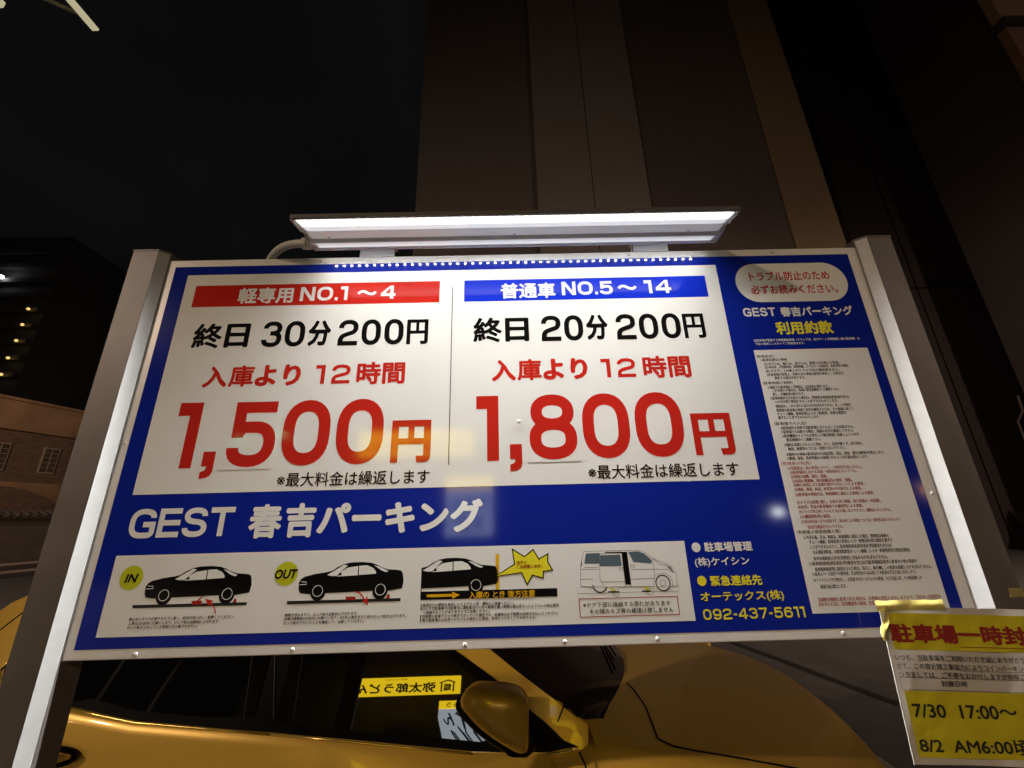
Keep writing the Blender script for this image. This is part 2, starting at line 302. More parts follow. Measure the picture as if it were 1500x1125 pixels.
SP().text('利用約款', .6347, .7748, .6294, .6645, D1, .036).build('terms_heading', YEL, SG, 'yellow heading of the terms')
# terms
tp = SP().rect(.5683, .8441, .027, .5903, D1).build('terms_panel', WHITE, SG)
TXT = '''（駐車拒否）
1.駐車出来ない車両
(1) 長さ5.0m、幅1.9m、高さ2.1m、重量 2.5tを超える車両。
(2) 4WD車、大型乗用車、特殊車輌、エアロパーツ装着車、改造車等の車両。
(3) バイク、2.0t以上のトラックは入場出来ません。
(4) 駐車場の管理上、支障のある車両は駐車を拒否し、又退去を
要求する場合があります。
（駐車時間の制限）
2.連続での駐車場のご利用は、2日以内に限ります。
これを超える場合は、事前に緊急連絡先へご連絡下さい。
但し、定期駐車は除きます。
3.駐車時間が2日を超えた場合は、管理者は利用者(所有者を含む)
への引き取り要請をすることができるものとします。
利用者は、これに直ちに応じなければなりません。又、この場合、
管理者は駐車場の利用と安全を確保するため、その車両に対して
チェーン施錠、駐車位置(レッカー移動)等、必要な措置を
講ずることができるものとします。
（駐車場での入出）
4.駐車以外の目的で当駐車場に立ち入ることは出来ません。
5.駐車場で入出庫する際は、周囲の安全を確認して下さい。
6.駐車機器のトラブルが発生した場合無理に出庫しようとせず、
緊急連絡先へご連絡下さい。
7.場内を清潔になるように努め、ビン、缶及び紙くず、ぼろ切れ、
吸殻、廃棄等のゴミは一切捨てないで下さい。
8.場内での車両の駐車以外の行為(営業、宣伝、募金、署名活動等)を禁止します。
9.飲酒、宿泊、洗車等他人の迷惑になるような行為は禁止します。
（管理者の免責）
10.管理者は、次の事項について、一切責任を負いません。
(1)駐車場内における事故・利用者同士のトラブル。
(2)車両の盗難、紛失、損傷。
(3)車両の積載物、車内運搬品等の紛失・損傷。
(4)他の車両により出庫を妨げられたことによる損害。
(5)地震、落雷、火災、水害等の不可抗力による損害。
(6)駐車場の利用方法、利用規約に違反した利用による損害。
(7)トラブル処理に際し、お待ち頂く時間、待ち時間の一切保障。
(8)幼児、児童の駐車場内での遊技等による事故。
(9)フラップが上昇しているときは入場しないで下さい。保障はいたしません。
(10)機器損失等の損害。
(11)車止めはあくまでも目安です。車止めによる事故については一切責任は負いませんので
各自安全確認を行なって下さい。
（利用者の損害賠償の責）
11.不正行為、又は、利用法、利用規約に違反した場合、管理者は車両の
チェーン施錠、駐車位置の変更(レッカー移動)等必要な措置を講ずる
ことができるものとし、駐車場利用者(所有者及び同乗者を含む)は
①正規駐車料金、②損害賠償金(チェーン施錠、レッカー移動費用等実費損害費用)
及び③違約金1万円を管理者に支払わなければなりません。
12.駐車場利用者(所有者及び同乗者を含む)は当駐車場施設並びに駐車中の他の車両や
駐車場利用者等に損害を与えた時は、直ちに、相手側にこの損害を賠償しなければなりません。
13.駐車スペース以外での駐停車、又は車室からはみ出しての駐車は不正行為とみなします。
14.アイドリングや空吹かし、大音量でのカーステレオの使用、大きな話し声、その他近隣への
迷惑行為は禁止します。
当規約を無視し駐車された場合は、お客様の責任とみなしますので、当社は一切責任を
負わないと共に、駐車機器等の破損、営業補償等を請求いたします。'''.split('\n')
POS = [[0.571, 0.6134, 0.5737], [0.5807, 0.6428, 0.5645], [0.5864, 0.7655, 0.5541], [0.5863, 0.7856, 0.5458], [0.5863, 0.7613, 0.5366], [0.5871, 0.7682, 0.5272], [0.6034, 0.6758, 0.5186], [0.572, 0.6427, 0.5065], [0.5817, 0.7258, 0.4958], [0.5908, 0.7474, 0.4882], [0.5899, 0.6639, 0.4788], [0.5824, 0.7649, 0.4693], [0.5901, 0.7376, 0.4607], [0.59, 0.7651, 0.4503], [0.5897, 0.7671, 0.4405], [0.59, 0.7479, 0.4319], [0.59, 0.6847, 0.4234], [0.578, 0.6508, 0.4093], [0.5901, 0.7568, 0.3992], [0.5897, 0.7534, 0.3903], [0.5895, 0.7654, 0.3812], [0.597, 0.675, 0.3722], [0.5895, 0.765, 0.361], [0.5963, 0.7255, 0.3519], [0.59, 0.8074, 0.3399], [0.5896, 0.7684, 0.3311], [0.5729, 0.6386, 0.3201], [0.5854, 0.7486, 0.3096], [0.5876, 0.7355, 0.301], [0.5881, 0.6678, 0.2915], [0.5893, 0.7192, 0.2822], [0.5895, 0.7438, 0.2739], [0.5895, 0.7355, 0.2645], [0.5889, 0.7593, 0.2541], [0.5882, 0.7683, 0.2376], [0.5882, 0.7277, 0.2284], [0.5881, 0.7858, 0.2188], [0.5881, 0.6532, 0.2088], [0.5878, 0.7977, 0.1988], [0.5985, 0.6735, 0.1877], [0.5739, 0.6654, 0.1782], [0.5855, 0.7635, 0.1674], [0.5947, 0.7682, 0.1585], [0.5941, 0.7638, 0.1486], [0.5975, 0.7984, 0.1388], [0.5952, 0.7495, 0.1267], [0.5849, 0.8071, 0.1173], [0.5939, 0.8339, 0.1063], [0.5859, 0.7984, 0.0975], [0.5857, 0.8059, 0.0864], [0.5961, 0.6491, 0.0745], [0.5856, 0.833, 0.0513], [0.5847, 0.7639, 0.0427]]
qb, qr = SP(), SP()
for i, (t, (x0, x1, z)) in enumerate(zip(TXT, POS)):
    (qr if 26 <= i <= 39 or i >= 51 else qb).line_text(t, x0, x1, z, .0080, D2, .034 if not t.startswith('（') else .012)
qb.build('lettering', BLACK, tp, 'black small print'); qr.build('lettering', DRED, tp, 'red small print')
# instruction strip
ip = SP().rect(-.8344, .335, .0204, .1674, D1).build('instruction_panel', WHITE, SG)
CAR = [(-.7552, .0884), (-.7587, .095), (-.76, .1074), (-.7561, .1146), (-.7491, .1186), (-.7275, .1233), (-.7053, .1259), (-.6944, .1283), (-.6844, .1348), (-.672, .1405), (-.6563, .1431), (-.6356, .1434), (-.6169, .1417), (-.6058, .1382), (-.5944, .1326), (-.5822, .1285), (-.5636, .127), (-.5541, .1253), (-.5505, .1199), (-.5481, .1063), (-.5494, .0981), (-.5507, .0923), (-.5782, .0885), (-.5926, .087), (-.6111, .0889), (-.7032, .0871), (-.7186, .0859), (-.7355, .0859)]
WIN = [[(-.7041, .1206), (-.6939, .1262), (-.6716, .1392), (-.6638, .1375), (-.6849, .1185), (-.6944, .1183)], [(-.6846, .1172), (-.6804, .1221), (-.6756, .1262), (-.663, .1335), (-.6424, .1359), (-.6425, .1187)], [(-.6406, .1363), (-.6239, .1367), (-.6114, .1314), (-.6056, .1249), (-.6048, .1207), (-.6403, .119)], [(-.6102, .1368), (-.5992, .1338), (-.5792, .1249), (-.5846, .1227), (-.5957, .1272)]]
def pict(dx, dz, k, cut=None):
    ox, oz = -.7587, .0884
    T = lambda p: [((x-ox)*k+ox+dx, (z-oz)*k+oz+dz) for x, z in p]
    def clip(p):
        if cut is None: return p
        o = []
        for i in range(len(p)):
            a, b = p[i-1], p[i]
            if (a[0] < cut) != (b[0] < cut): t = (cut-a[0])/(b[0]-a[0]); o.append((cut, a[1]+(b[1]-a[1])*t))
            if b[0] >= cut: o.append(b)
        return o
    b = SP(); b.poly(clip(T(CAR)), D2)
    ci = lambda cx, cz, r, n=36: [(cx+r*math.cos(2*PI*j/n), cz+r*math.sin(2*PI*j/n)) for j in range(n)]
    for c in ((-.7192, .0900), (-.5945, .0893)): b.poly(clip(T(ci(c[0], c[1]-.001, .0152))), D2+.00001)
    o = b.build('car_pictogram', BLACK, ip)
    wn = SP()
    for p in WIN: wn.poly(clip(T(p)), D2+.00003)
    for c in ((-.7200, .0916), (-.5941, .0910)):
        r = .0100*k; cx, cz = T([c])[0]; n = 40
        pts = [(cx+r*math.cos(2*PI*j/n), cz+r*math.sin(2*PI*j/n)) for j in range(n+1)]
        if cut is not None: pts = [p for p in pts[20:]+pts[1:20] if p[0] >= cut]; 
        wn.line(pts, .0011*k, D2+.00003)
    if cut is None: wn.line(T([(-.7582, .1040), (-.7443, .1042), (-.745, .1088), (-.7555, .1094)]), .0011, D2+.00003)
    wn.build('window_print', WHITE, o)
    SP().poly(clip(T([(-.6832, .1193), (-.6767, .1258), (-.6745, .119)])), D2+.00005).build('mirror_print', BLACK, o)
pict(0, 0, 1); pict(.3061, .0003, .995); pict(.4995, .0040, .985, -.2078)
q = SP(); q.poly([(-.7777, .0756), (-.5518, .0752), (-.5517, .0697), (-.7762, .0697)], D2); q.poly([(-.473, .0752), (-.2475, .0752), (-.2471, .0695), (-.4721, .0692)], D2); q.build('ground_bar', DGREY, ip)
q = SP(); q.poly([(-.6616, .0804), (-.6418, .0803), (-.6410, .0728), (-.6607, .0733)], D2+.00004); q.poly([(-.5803, .0751), (-.5782, .082), (-.5742, .0823), (-.5729, .0751)], D2+.00004); q.poly([(-.6526, .0802), (-.6446, .0871), (-.6403, .0884), (-.6477, .0804)], D2+.00005)
q.poly([(-.3572, .0803), (-.337, .0802), (-.3365, .074), (-.3566, .0741)], D2+.00004); q.poly([(-.2766, .0752), (-.2746, .0824), (-.2694, .0827), (-.2689, .0752)], D2+.00004); q.build('lock_print', DRED, ip)
q = SP(); q.poly([(-.6359, .0834), (-.6187, .0793), (-.623, .0754), (-.6277, .0704)], D2+.00005); q.line([(-.6250, .0745), (-.6190, .0715), (-.6135, .0650), (-.6105, .0565)], .0022, D2+.00005)
q.poly([(-.3238, .0714), (-.3177, .0732), (-.3142, .0818), (-.3111, .0637)], D2+.00006); q.line([(-.3389, .0886), (-.3310, .0870), (-.3240, .0810), (-.3180, .0725)], .0026, D2+.00006); q.build('arrow_print', RED, ip)
for t, cx, cz, a in (('IN', -.7926, .1254, (-.8052, -.7791, .1163, .1327)), ('OUT', -.4814, .1253, (-.5043, -.4582, .1157, .1334))):
    bd = SP().ell(cx, cz, .0232, .0224, D2).build('direction_badge', LIME, ip)
    SP().text(t, *a, D3, .035, 3, .2).build('lettering', BLACK, bd)
q = SP()
for t, a in (('車止めにタイヤが接するまで入庫し、枠内中央に正しく駐車してください。', (-.778, -.5726, .0476, .0535)), ('入庫は2分以内にお願いします。ロック板は自動的に上がります。', (-.7772, -.5998, .04, .046)), ('ロック板が上がっている車室には入庫できません。', (-.7772, -.6403, .0333, .0392)),
             ('精算が済みますと、ロック板は自動的に下がります。', (-.4735, -.33, .0471, .053)), ('出庫は精算後3分以内にお願いします。4分以上過ぎますと再びロック板が上がります。', (-.4738, -.2342, .0407, .0465)), ('ロック板が下がったことを確認して、出庫してください。', (-.4736, -.3165, .0334, .0392)),
             ('飲酒または薬物を使用したうえでの入場・運転はご遠慮ください。', (-.2027, -.0208, .0579, .0643)), ('ロック式駐車場では駐車中に運転者以外の方の乗降や重い荷物の積み降ろしによりロック板が車体', (-.2027, .068, .0518, .0581)), ('へ接触することがありますのでご注意ください。', (-.2016, -.0699, .0449, .0512)), ('短時間の駐車でロック板が下がっていた場合でも、出庫時は必ず精算の手続きを行ってください。', (-.2027, .0651, .038, .0443)), ('無人駐車場のため万一トラブルが発生した場合、お待ちいただくことがあります。', (-.2027, .0222, .0316, .0378))):
    q.text(t, *a, D2, .014, 1)
for z in (.0579, .0518, .038, .0316): q.rect(-.2067, -.2048, z, z+.006, D2)
q.text('※ドア下部に接触する恐れがあります', .1157, .2899, .0488, .0581, D2, .006, 2); q.text('その際のキズ等の補償は致しません', .1273, .2941, .0367, .0463, D2, .006, 2)
q.build('lettering', BLACK, ip, 'black instruction captions')
rd = SP().poly([(-.208, .0855), (.0661, .0853), (.0658, .0702), (-.208, .0704)], D2).build('road_print', BLACK, ip)
q = SP(); q.text('入庫の とき 後方注意', -.1109, .0211, .0698+.0006, .0837, D3, .022); q.poly([(-.1958, .0801), (-.1446, .0801), (-.1451, .0839), (-.1289, .0779), (-.1442, .0711), (-.1445, .0749), (-.1954, .0752)], D3); q.build('lettering', AMB, rd)
SP().rect(-.0570, -.0500, .0853, .1515, D2).build('pole_print', AMB, ip)
STAR = [(-.0588, .1096), (-.0184, .1314), (-.0221, .1599), (.0024, .1453), (.0206, .1583), (.0317, .14), (.0505, .1497), (.0493, .1348), (.0585, .1187), (.0398, .1168), (.0386, .1042), (.0176, .1102), (.006, .0931), (-.0045, .1154)]
sb = SP().poly(STAR, D2+.00002).build('warning_burst', YEL, ip); SP().line(STAR, .0022, D2+.00005, True).build('outline', BLACK, sb)
q = SP(); q.text('後方に', -.0142, .0072, .1316, .1375, D2+.00006, .02, 2); q.text('ご注意願います。', -.0144, .0381, .1234, .1302, D2+.00006, .02, 2); q.build('lettering', DRED, sb)
V = {'outline': [(0.1132, 0.0866), (0.116, 0.1236), (0.1205, 0.1406), (0.1246, 0.1518), (0.1807, 0.1522), (0.2146, 0.1519), (0.2408, 0.1507), (0.2498, 0.147), (0.2652, 0.1353), (0.2953, 0.1226), (0.3014, 0.1199), (0.3072, 0.1087), (0.3098, 0.101), (0.3079, 0.0885), (0.3103, 0.0859), (0.3089, 0.0831), (0.2979, 0.0829)], 'sill': [(0.1133, 0.088), (0.1373, 0.0852)], 'sill2': [(0.1884, 0.0823), (0.2031, 0.0824), (0.2033, 0.0844), (0.2611, 0.083)], 'ground': [(0.1057, 0.0741), (0.3103, 0.074)], 'qwin': [(0.1286, 0.1482), (0.1574, 0.1484), (0.1555, 0.1281), (0.1243, 0.1288)], 'dwin': [(0.1574, 0.144), (0.1978, 0.1443), (0.1994, 0.1425), (0.2003, 0.1241), (0.1979, 0.1224), (0.1554, 0.1229)], 'fwin': [(0.2161, 0.149), (0.2388, 0.1495), (0.2495, 0.1444), (0.2629, 0.1319), (0.2611, 0.1255), (0.2251, 0.1294)], 'door': [(0.1568, 0.1458), (0.1533, 0.099), (0.1582, 0.0922), (0.1594, 0.0855), (0.161, 0.083)], 'doort': [(0.1576, 0.1466), (0.2028, 0.1473), (0.2032, 0.0827)], 'black': [(0.2026, 0.1494), (0.2133, 0.1491), (0.2151, 0.0878), (0.2041, 0.0877)], 'track': [(0.1683, 0.1502), (0.203, 0.1497), (0.2028, 0.1473), (0.1681, 0.1485)], 'b1': [(0.1157, 0.1185), (0.1531, 0.1176)], 'b2': [(0.1237, 0.1217), (0.1525, 0.121)], 'b3': [(0.1146, 0.0999), (0.1395, 0.1)], 'b4': [(0.1547, 0.0943), (0.2043, 0.0934)], 'b5': [(0.218, 0.1159), (0.2663, 0.1151), (0.294, 0.1141), (0.3042, 0.107)], 'b6': [(0.2159, 0.0978), (0.2631, 0.0979)], 'fd': [(0.2136, 0.1514), (0.2153, 0.0841)], 'fd2': [(0.2628, 0.1311), (0.2653, 0.1216), (0.2646, 0.1029), (0.2602, 0.083)], 'hood': [(0.2651, 0.1345), (0.2786, 0.1238), (0.295, 0.1209)], 'lamp': [(0.2916, 0.1206), (0.2994, 0.119), (0.3061, 0.1053), (0.301, 0.1105)], 'h1': [(0.1942, 0.1196), (0.2017, 0.1198), (0.2008, 0.1155), (0.1947, 0.1157)], 'h2': [(0.2186, 0.1241), (0.2254, 0.1239), (0.2259, 0.12), (0.2194, 0.12)], 'taill': [(0.116, 0.1236), (0.1205, 0.1406), (0.1184, 0.1252)], 'wheel': [(0.28, 0.0895), (0.2951, 0.0891), (0.2779, 0.0746), (0.1525, 0.0906), (0.1387, 0.091), (0.1511, 0.0754)], 'hub': [(0.28, 0.0895), (0.285, 0.0894)], 'arch': [(0.2656, 0.1029), (0.2743, 0.1061), (0.2855, 0.1067), (0.2959, 0.1013), (0.2992, 0.092), (0.2988, 0.0829)], 'c1': [(0.1776, 0.0801), (0.1904, 0.0797), (0.1762, 0.0669)], 'c2': [(0.2455, 0.0804), (0.2588, 0.08), (0.2439, 0.068)], 'f1': [(0.1677, 0.077), (0.1897, 0.0765), (0.1894, 0.0745), (0.1675, 0.0747)], 'f1b': [(0.171, 0.0827), (0.1765, 0.0826), (0.1842, 0.0766), (0.1787, 0.0767)], 'f2': [(0.2364, 0.0765), (0.2538, 0.0765), (0.2535, 0.0742), (0.2361, 0.0743)], 'f2b': [(0.24, 0.0832), (0.2464, 0.0833), (0.2529, 0.0769), (0.2465, 0.0767)], 'box': [(0.1086, 0.0645), (0.3049, 0.0646), (0.3052, 0.0319), (0.1085, 0.0326)]}
van = SP().poly(V['outline'], D2).build('van_pictogram', WHITE, ip)
q = SP(); t = .0007
q.line(V['outline'][:-1]+[(.2979, .0829)], t, D2+.00002)
for k in ('sill', 'sill2', 'ground', 'door', 'doort', 'b1', 'b2', 'b3', 'b4', 'b5', 'b6', 'fd', 'fd2', 'hood', 'arch'): q.line(V[k], t, D2+.00002)
for k in ('h1', 'h2'): q.line(V[k], t, D2+.00002, True)
q.ring(.184, .0735, .0064, .0066, .0006, D2+.00006); q.ring(.2521, .0740, .0066, .0063, .0006, D2+.00006); q.ring(.28, .0895, .005, .005, .0006, D2+.00005); q.build('line_art', LINE, van)
q = SP(); q.ring(.28, .0893, .0142, .0142, .0022, D2+.00004); q.ring(.1522, .0905, .0142, .0150, .0022, D2+.00004, 24, -2.75-.3, -.35); q.poly(V['black'], D2+.00003); q.poly(V['track'], D2+.00003); q.poly(V['taill'], D2+.00003)
for k in ('f1', 'f2'): q.poly(V[k], D2+.00006)
q.build('dark_print', BLACK, van)
q = SP(); [q.poly(V[k], D2+.00003) for k in ('qwin', 'dwin', 'fwin', 'lamp')]; q.build('window_print', GREY, van)
q = SP(); [q.poly(V[k], D2+.00007) for k in ('f1b', 'f2b')]; q.build('flap_print', LIME, van)
SP().line([(.1086, .0645), (.305, .0645), (.305, .0323), (.1086, .0323)], .0016, D2, True).build('caption_frame', DRED, ip)
# frame screws and a stray bolt head in the price panel
sm = MB().tube([(0, -.0012, 0), (0, -.0008, 0), (0, 0, 0)], [.0014, .0036, .0044], 14)
SCREWS = [(-.118, -.0100, 0), (.075, -.0095, 0), (.2555, -.0093, 0), (.62, -.009, 0), (-.45, -.0098, 0), (-.75, -.010, 0), (.6735, .8640, 0), (.3, .865, 0), (-.5, .8645, 0), (-.0005, .4285, .0012), (-.8795, .40, 0), (.885, .25, 0)]
first = None
for x, z, d in SCREWS:
    if first is None: o = first = sm.build('screw', mat('screw', (.52, .51, .48), .55, .1), SG, True)
    else: o = first.copy(); C.objects.link(o)
    o.location = (x, -d, ZB+z)

# ================================================================ LED lamp over the board
LP = empty('led_sign_lamp', 'long white LED lamp bar lit above the top edge of the parking sign', 'lamp', (0, 0, ZB+.875))
X0, X1 = -.4875, .494
DIFF = mat('lamp lens', (.8, .8, .8), .4, emit=(1, .985, .95), estr=1.9)
_nt = DIFF.node_tree; _m = []          # a bright spot under every chip of the strip
for op, v1 in (('MULTIPLY', 2*PI/.0195), ('SINE', None), ('MAXIMUM', 0), ('POWER', 2.0), ('MULTIPLY', 1.0), ('ADD', 1.15)):
    k = _nt.nodes.new('ShaderNodeMath'); k.operation = op
    if v1 is not None: k.inputs[1].default_value = v1
    if _m: _nt.links.new(_m[-1].outputs[0], k.inputs[0])
    _m.append(k)
_x = _nt.nodes.new('ShaderNodeSeparateXYZ'); _t = _nt.nodes.new('ShaderNodeTexCoord'); _nt.links.new(_t.outputs['Object'], _x.inputs[0]); _nt.links.new(_x.outputs[0], _m[0].inputs[0])
_nt.links.new(_m[-1].outputs[0], _nt.nodes['Principled BSDF'].inputs['Emission Strength'])
LEDM = mat('led chip', (.9, .9, .9), .4, emit=(1, .99, .97), estr=38000, wash=math.radians(3))
hs = MB()
hs.prism([(-.1735, -.0130), (-.010, .034), (-.006, .032), (-.007, .027), (-.050, -.016), (-.0545, -.0185), (-.061, -.0190), (-.0625, -.0165), (-.074, -.0160), (-.0755, -.0190), (-.0840, -.0200), (-.0865, -.0190), (-.094, -.0135), (-.104, -.0120), (-.111, -.0095), (-.116, -.0140), (-.1205, -.0150), (-.1215, -.0125), (-.1665, -.0195)], X0, X1)
hs.build('housing', ALUL, LP)
MB().box(X0-.002, X1+.002, -.1752, -.1685, -.0232, -.0128, .0008).build('front_lip', ALU, LP)
def lens(y0, z0, y1, z1, i0, i1, name, m):  # shapes the lamp lens and also the added glow strips
    MB().add([(X0+i0, y0, z0), (X1-i0, y0, z0), (X1-i1, y1, z1), (X0+i1, y1, z1)], [(0, 1, 2, 3)]).build(name, m, LP)
    d = LP.children[-1].data
    if d.polygons[0].normal.z > 0: d.flip_normals()
lens(-.1655, -.0214, -.1400, -.0182, .006, .008, 'lens', DIFF)
lens(-.1385, -.0180, -.1230, -.0161, .008, .010, 'glow_strip', mat('milky glow', (.85, .85, .86), .25, emit=(.93, .95, 1), estr=.62))  # glowing strips added for light reflected along the housing underside
lens(-.1195, -.0162, -.0945, -.0152, .008, .010, 'glow_strip', mat('faint milky glow', (.85, .85, .86), .3, emit=(.97, .97, .97), estr=.16))
lens(-.0735, -.0166, -.0630, -.0168, .012, .012, 'glow_strip', bpy.data.materials['milky glow'])
lens(-.0838, -.0202, -.0760, -.0194, .012, .012, 'glow_strip', mat('dim milky glow', (.85, .85, .86), .25, emit=(.93, .94, 1), estr=.38))
for xa, s_ in ((X0, -1), (X1, 1)):
    MB().prism([(-.168, -.0125), (-.168, -.0228), (-.1205, -.0165), (-.111, -.0102), (-.0865, -.0200), (-.050, -.0165), (-.008, .027), (-.006, .034), (-.012, .036)], xa+s_*.0003, xa+s_*.005).build('end_cap', PLAST, LP)
lm = None
for k in range(48):
    x = -.4745+(.476+.4745)*k/47
    if lm is None:
        nrm = Vector((0, .707, -.707)); c = Vector((0, -.0355, -.0015))+nrm*.0010; e = Vector((0, .707, .707))
        lm = mesh('led', [c+Vector((-.0028, 0, 0))-e*.0018, c+Vector((.0028, 0, 0))-e*.0018, c+Vector((.0028, 0, 0))+e*.0018, c+Vector((-.0028, 0, 0))+e*.0018], [(0, 1, 2, 3)], LEDM, LP, False, False)
        if lm.data.polygons[0].normal.z > 0: lm.data.flip_normals()
        o = lm
    else: o = lm.copy(); C.objects.link(o)
    o.location = (x, 0, 0)
for a, b in ((-.3999, -.3112), (.3128, .4039)):
    MB().box(a, b, .0, .003, .0003, .034, .0005).box(a, b, -.006, .03, .0345, .038).box(a-.004, a-.001, .006, .009, .0003, .03).build('bracket', ALUL, LP)
for x in (-.437, .0, .413):
    MB().tube([(x, -.1005, -.0155), (x, -.1003, -.0145), (x, -.099, -.010)], [.0018, .0048, .005], 12).build('screw', STEEL, LP, True)
cv = [(-.4925, -.06, -.004), (-.515, -.058, .000), (-.54, -.052, .0045), (-.57, -.04, .0085), (-.6, -.022, .010), (-.63, .004, .009), (-.655, .03, .003), (-.672, .05, -.012), (-.684, .06, -.04), (-.69, .062, -.09)]
def smooth_curve(p, n):
    out = []
    for i in range(len(p)-1):
        a, b, c_, d_ = [Vector(p[max(0, min(len(p)-1, j))]) for j in (i-1, i, i+1, i+2)]
        for k in range(n):
            t = k/n; out.append(.5*((2*b)+(c_-a)*t+(2*a-5*b+4*c_-d_)*t*t+(3*b-a-3*c_+d_)*t**3))
    return out+[Vector(p[-1])]
sp = smooth_curve(cv, 14); MB().tube(sp, [.0098 if i % 2 else .0085 for i in range(len(sp))], 12).build('conduit', PLAST, LP, True)
MB().tube([(-.490, -.06, -.004), (-.505, -.059, -.002)], .0125, 12).tube([(-.505, -.059, -.002), (-.518, -.057, .0005)], .0148, 10).build('conduit_nut', PLAST, LP)

# ================================================================ paper notice taped over the right post
a = math.radians(-2.75); ux, uz = math.cos(a), math.sin(a); vx, vz = math.sin(a), -math.cos(a)
NT = empty('paper_notice', 'yellow and white closure notice in a plastic sleeve taped over the sign corner', 'notice', (.686, -.0262, ZB+.0415))
def NP(): return Print((0, 0, 0), (ux, 0, uz), (-vx, 0, -vz))
PAPER = mat('paper', (.62, .58, .53), .28, noise=.06, nscale=30, bump=.25, bscale=18, bdist=.004)
PYEL = mat('yellow print', (.62, .54, .022), .28, noise=.08, nscale=40, bump=.25, bscale=18, bdist=.004)
PRED = mat('red print', (.30, .015, .008), .6); PBLK = mat('black print', (.015, .013, .012), .6)
TAPE = mat('clear tape', (.64, .54, .16), .4, spec=.25, noise=.15, nscale=60, bump=.2, bscale=45, bdist=.004)
nrm = MB()
rows = []
for j in range(9):
    r = []
    for i in range(13):
        u, v = -.004+.31*i/12, -.001+.247*j/8; y = .0004+.0012*math.sin(i*.9+j*.5)
        r.append((u*ux+v*vx, y, u*uz+v*vz))
    rows.append(r)
sh = MB().grid(rows).build('sheet', PAPER, NT, True)
def nb(x0, x1, v0, v1, d, m, name, lab=None): return NP().rect(x0, x1, -v1, -v0, d).build(name, m, NT, lab)
y1 = nb(.006, .302, .0098, .0712, .0022, PYEL, 'yellow_band'); y2 = nb(.006, .302, .1362, .2352, .0022, PYEL, 'yellow_band')
q = NP(); q.text('駐車場一時封鎖', .0035, .301, -.0595, -.0275, .0034, .04); q.rect(.13, .3, -.0648, -.0636, .0034); q.build('lettering', PRED, y1)
q = NP()
for t, v in (('いつも、当駐車場をご利用いただき誠にありがとうございます。', .0840), ('さて、この度近隣工事協力によりコインパーキングを一時閉鎖', .0975), ('つきましては、ご不便をおかけしますが何卒ご理解ご協力を', .1110)): q.line_text(t, .003, .3, -v, .0108, .0026, .012, 2)
q.text('封鎖日時', .077, .124, -.1285, -.1190, .0026, .01); q.line([(.003, -.1155), (.302, -.1155), (.302, -.1345), (.003, -.1345)], .0006, .0026, True); q.rect(.118, .30, -.1035, -.1029, .0026); q.build('lettering', PBLK, NT, 'black notice text')
q = NP(); q.text('7/30  17:00～', .0125, .199, -.1765, -.1555, .0034, .018); q.text('8/2  AM6:00頃', .010, .206, -.2285, -.2055, .0034, .018); q.build('lettering', PBLK, y2)
tp1 = []
for j in range(4):
    tp1.append([(-.012+.128*i/16, -.0030-.0022*math.sin(i*.6)*math.sin(j*1.05)-.002*(j in (1, 2))-.004*(i/16)**2, .0105-.0058*j+.0008*math.sin(i*1.7+j)) for i in range(17)])
MB().grid(tp1).build('tape', TAPE, NT, True)
MB().grid([[(.001+.0028*math.sin(j*.8)+.0045*i-j*.0024, -.006-.003*math.sin(i*2+j*.9), .004-.0075*j) for i in range(3)] for j in range(9)]).build('tape', TAPE, NT, True)
MB().tube([(-.0045, -.001, -.001), (-.0045+.246*vx, -.001, .246*vz)], .0012, 6).build('sleeve_edge', SLEEVE, NT)

MB().box(.268, .2965, .0080, .0088, .008, .024).build('tape', mat('yellowed tape', (.30, .24, .08), .4, noise=.3, nscale=50), NT)
# ================================================================ the gold car behind the sign (x forward, y away from the sign, z up)
CAR_ = empty('parked_car', 'metallic gold hatchback with dark windows parked behind the parking sign', 'car', (0, .87, 0), -math.radians(4))
W2 = .875
def lerp(p, x):
    if x <= p[0][0]: return p[0][1]
    for a, b in zip(p, p[1:]):
        if x <= b[0]: return a[1]+(b[1]-a[1])*(x-a[0])/(b[0]-a[0])
    return p[-1][1]
BELT = [(-2.75, .99), (-2.1, .975), (-1.769, .956), (-1.48, .915), (-1.198, .898), (-.934, .882), (-.676, .854), (-.422, .828), (-.194, .806), (.1, .798)]
def hood(x, y):
    x = min(x, 2); return .905-.075*((W2-y)/W2)**2-.10*max(0, (x-.3)/.9)**1.6
def zb(x): return lerp(BELT, x) if x < .1 else lerp([(.1, .798), (.2, .811), (.3, .828)], x) if x < .3 else hood(x, 0)-.003
def ti(x): t = min(1, max(0, (x+1.2)/.35)); return .35*(t**3-t**4/2)+max(0, x+.85)
def tp(x, z):                      # plan taper of the doors towards the front
    q = min(1, max(0, (x-.1)/.5)); return .09*ti(min(x, .1))*(1-q*q*(3-2*q))*min(1, max(0, (z-.6)/.27))
def s(x, z):                       # inward lean of the glasshouse
    q = max(0, z-.87); return .25*q+.12*q*q+tp(x, z)
def e(x): return .16*max(0, (-1.9-x)/.85)**2+.05*max(0, (x-1.0)/.5)**2
def section(x):
    k = zb(x); nd = [(.12, .2), (.03, .27), (.004, .42), (-.02, .58), (-.030, .70), (-.026, .76), (-.014, k-.035), (-.006, k-.008), (.004, k)]
    top = []
    for y in (.014, .03, .06, .12, .2, .32, .46, .6, .74, W2):
        if x < .0: z = k+.001
        else: z = hood(x, y) if x > .12 else k+(hood(x, y)-k)*(x/.12)
        top.append((y, z))
    return [(y+tp(x, z), z) for y, z in nd]+[(y+tp(x, z)*max(0, 1-y/.3), z) for y, z in top]
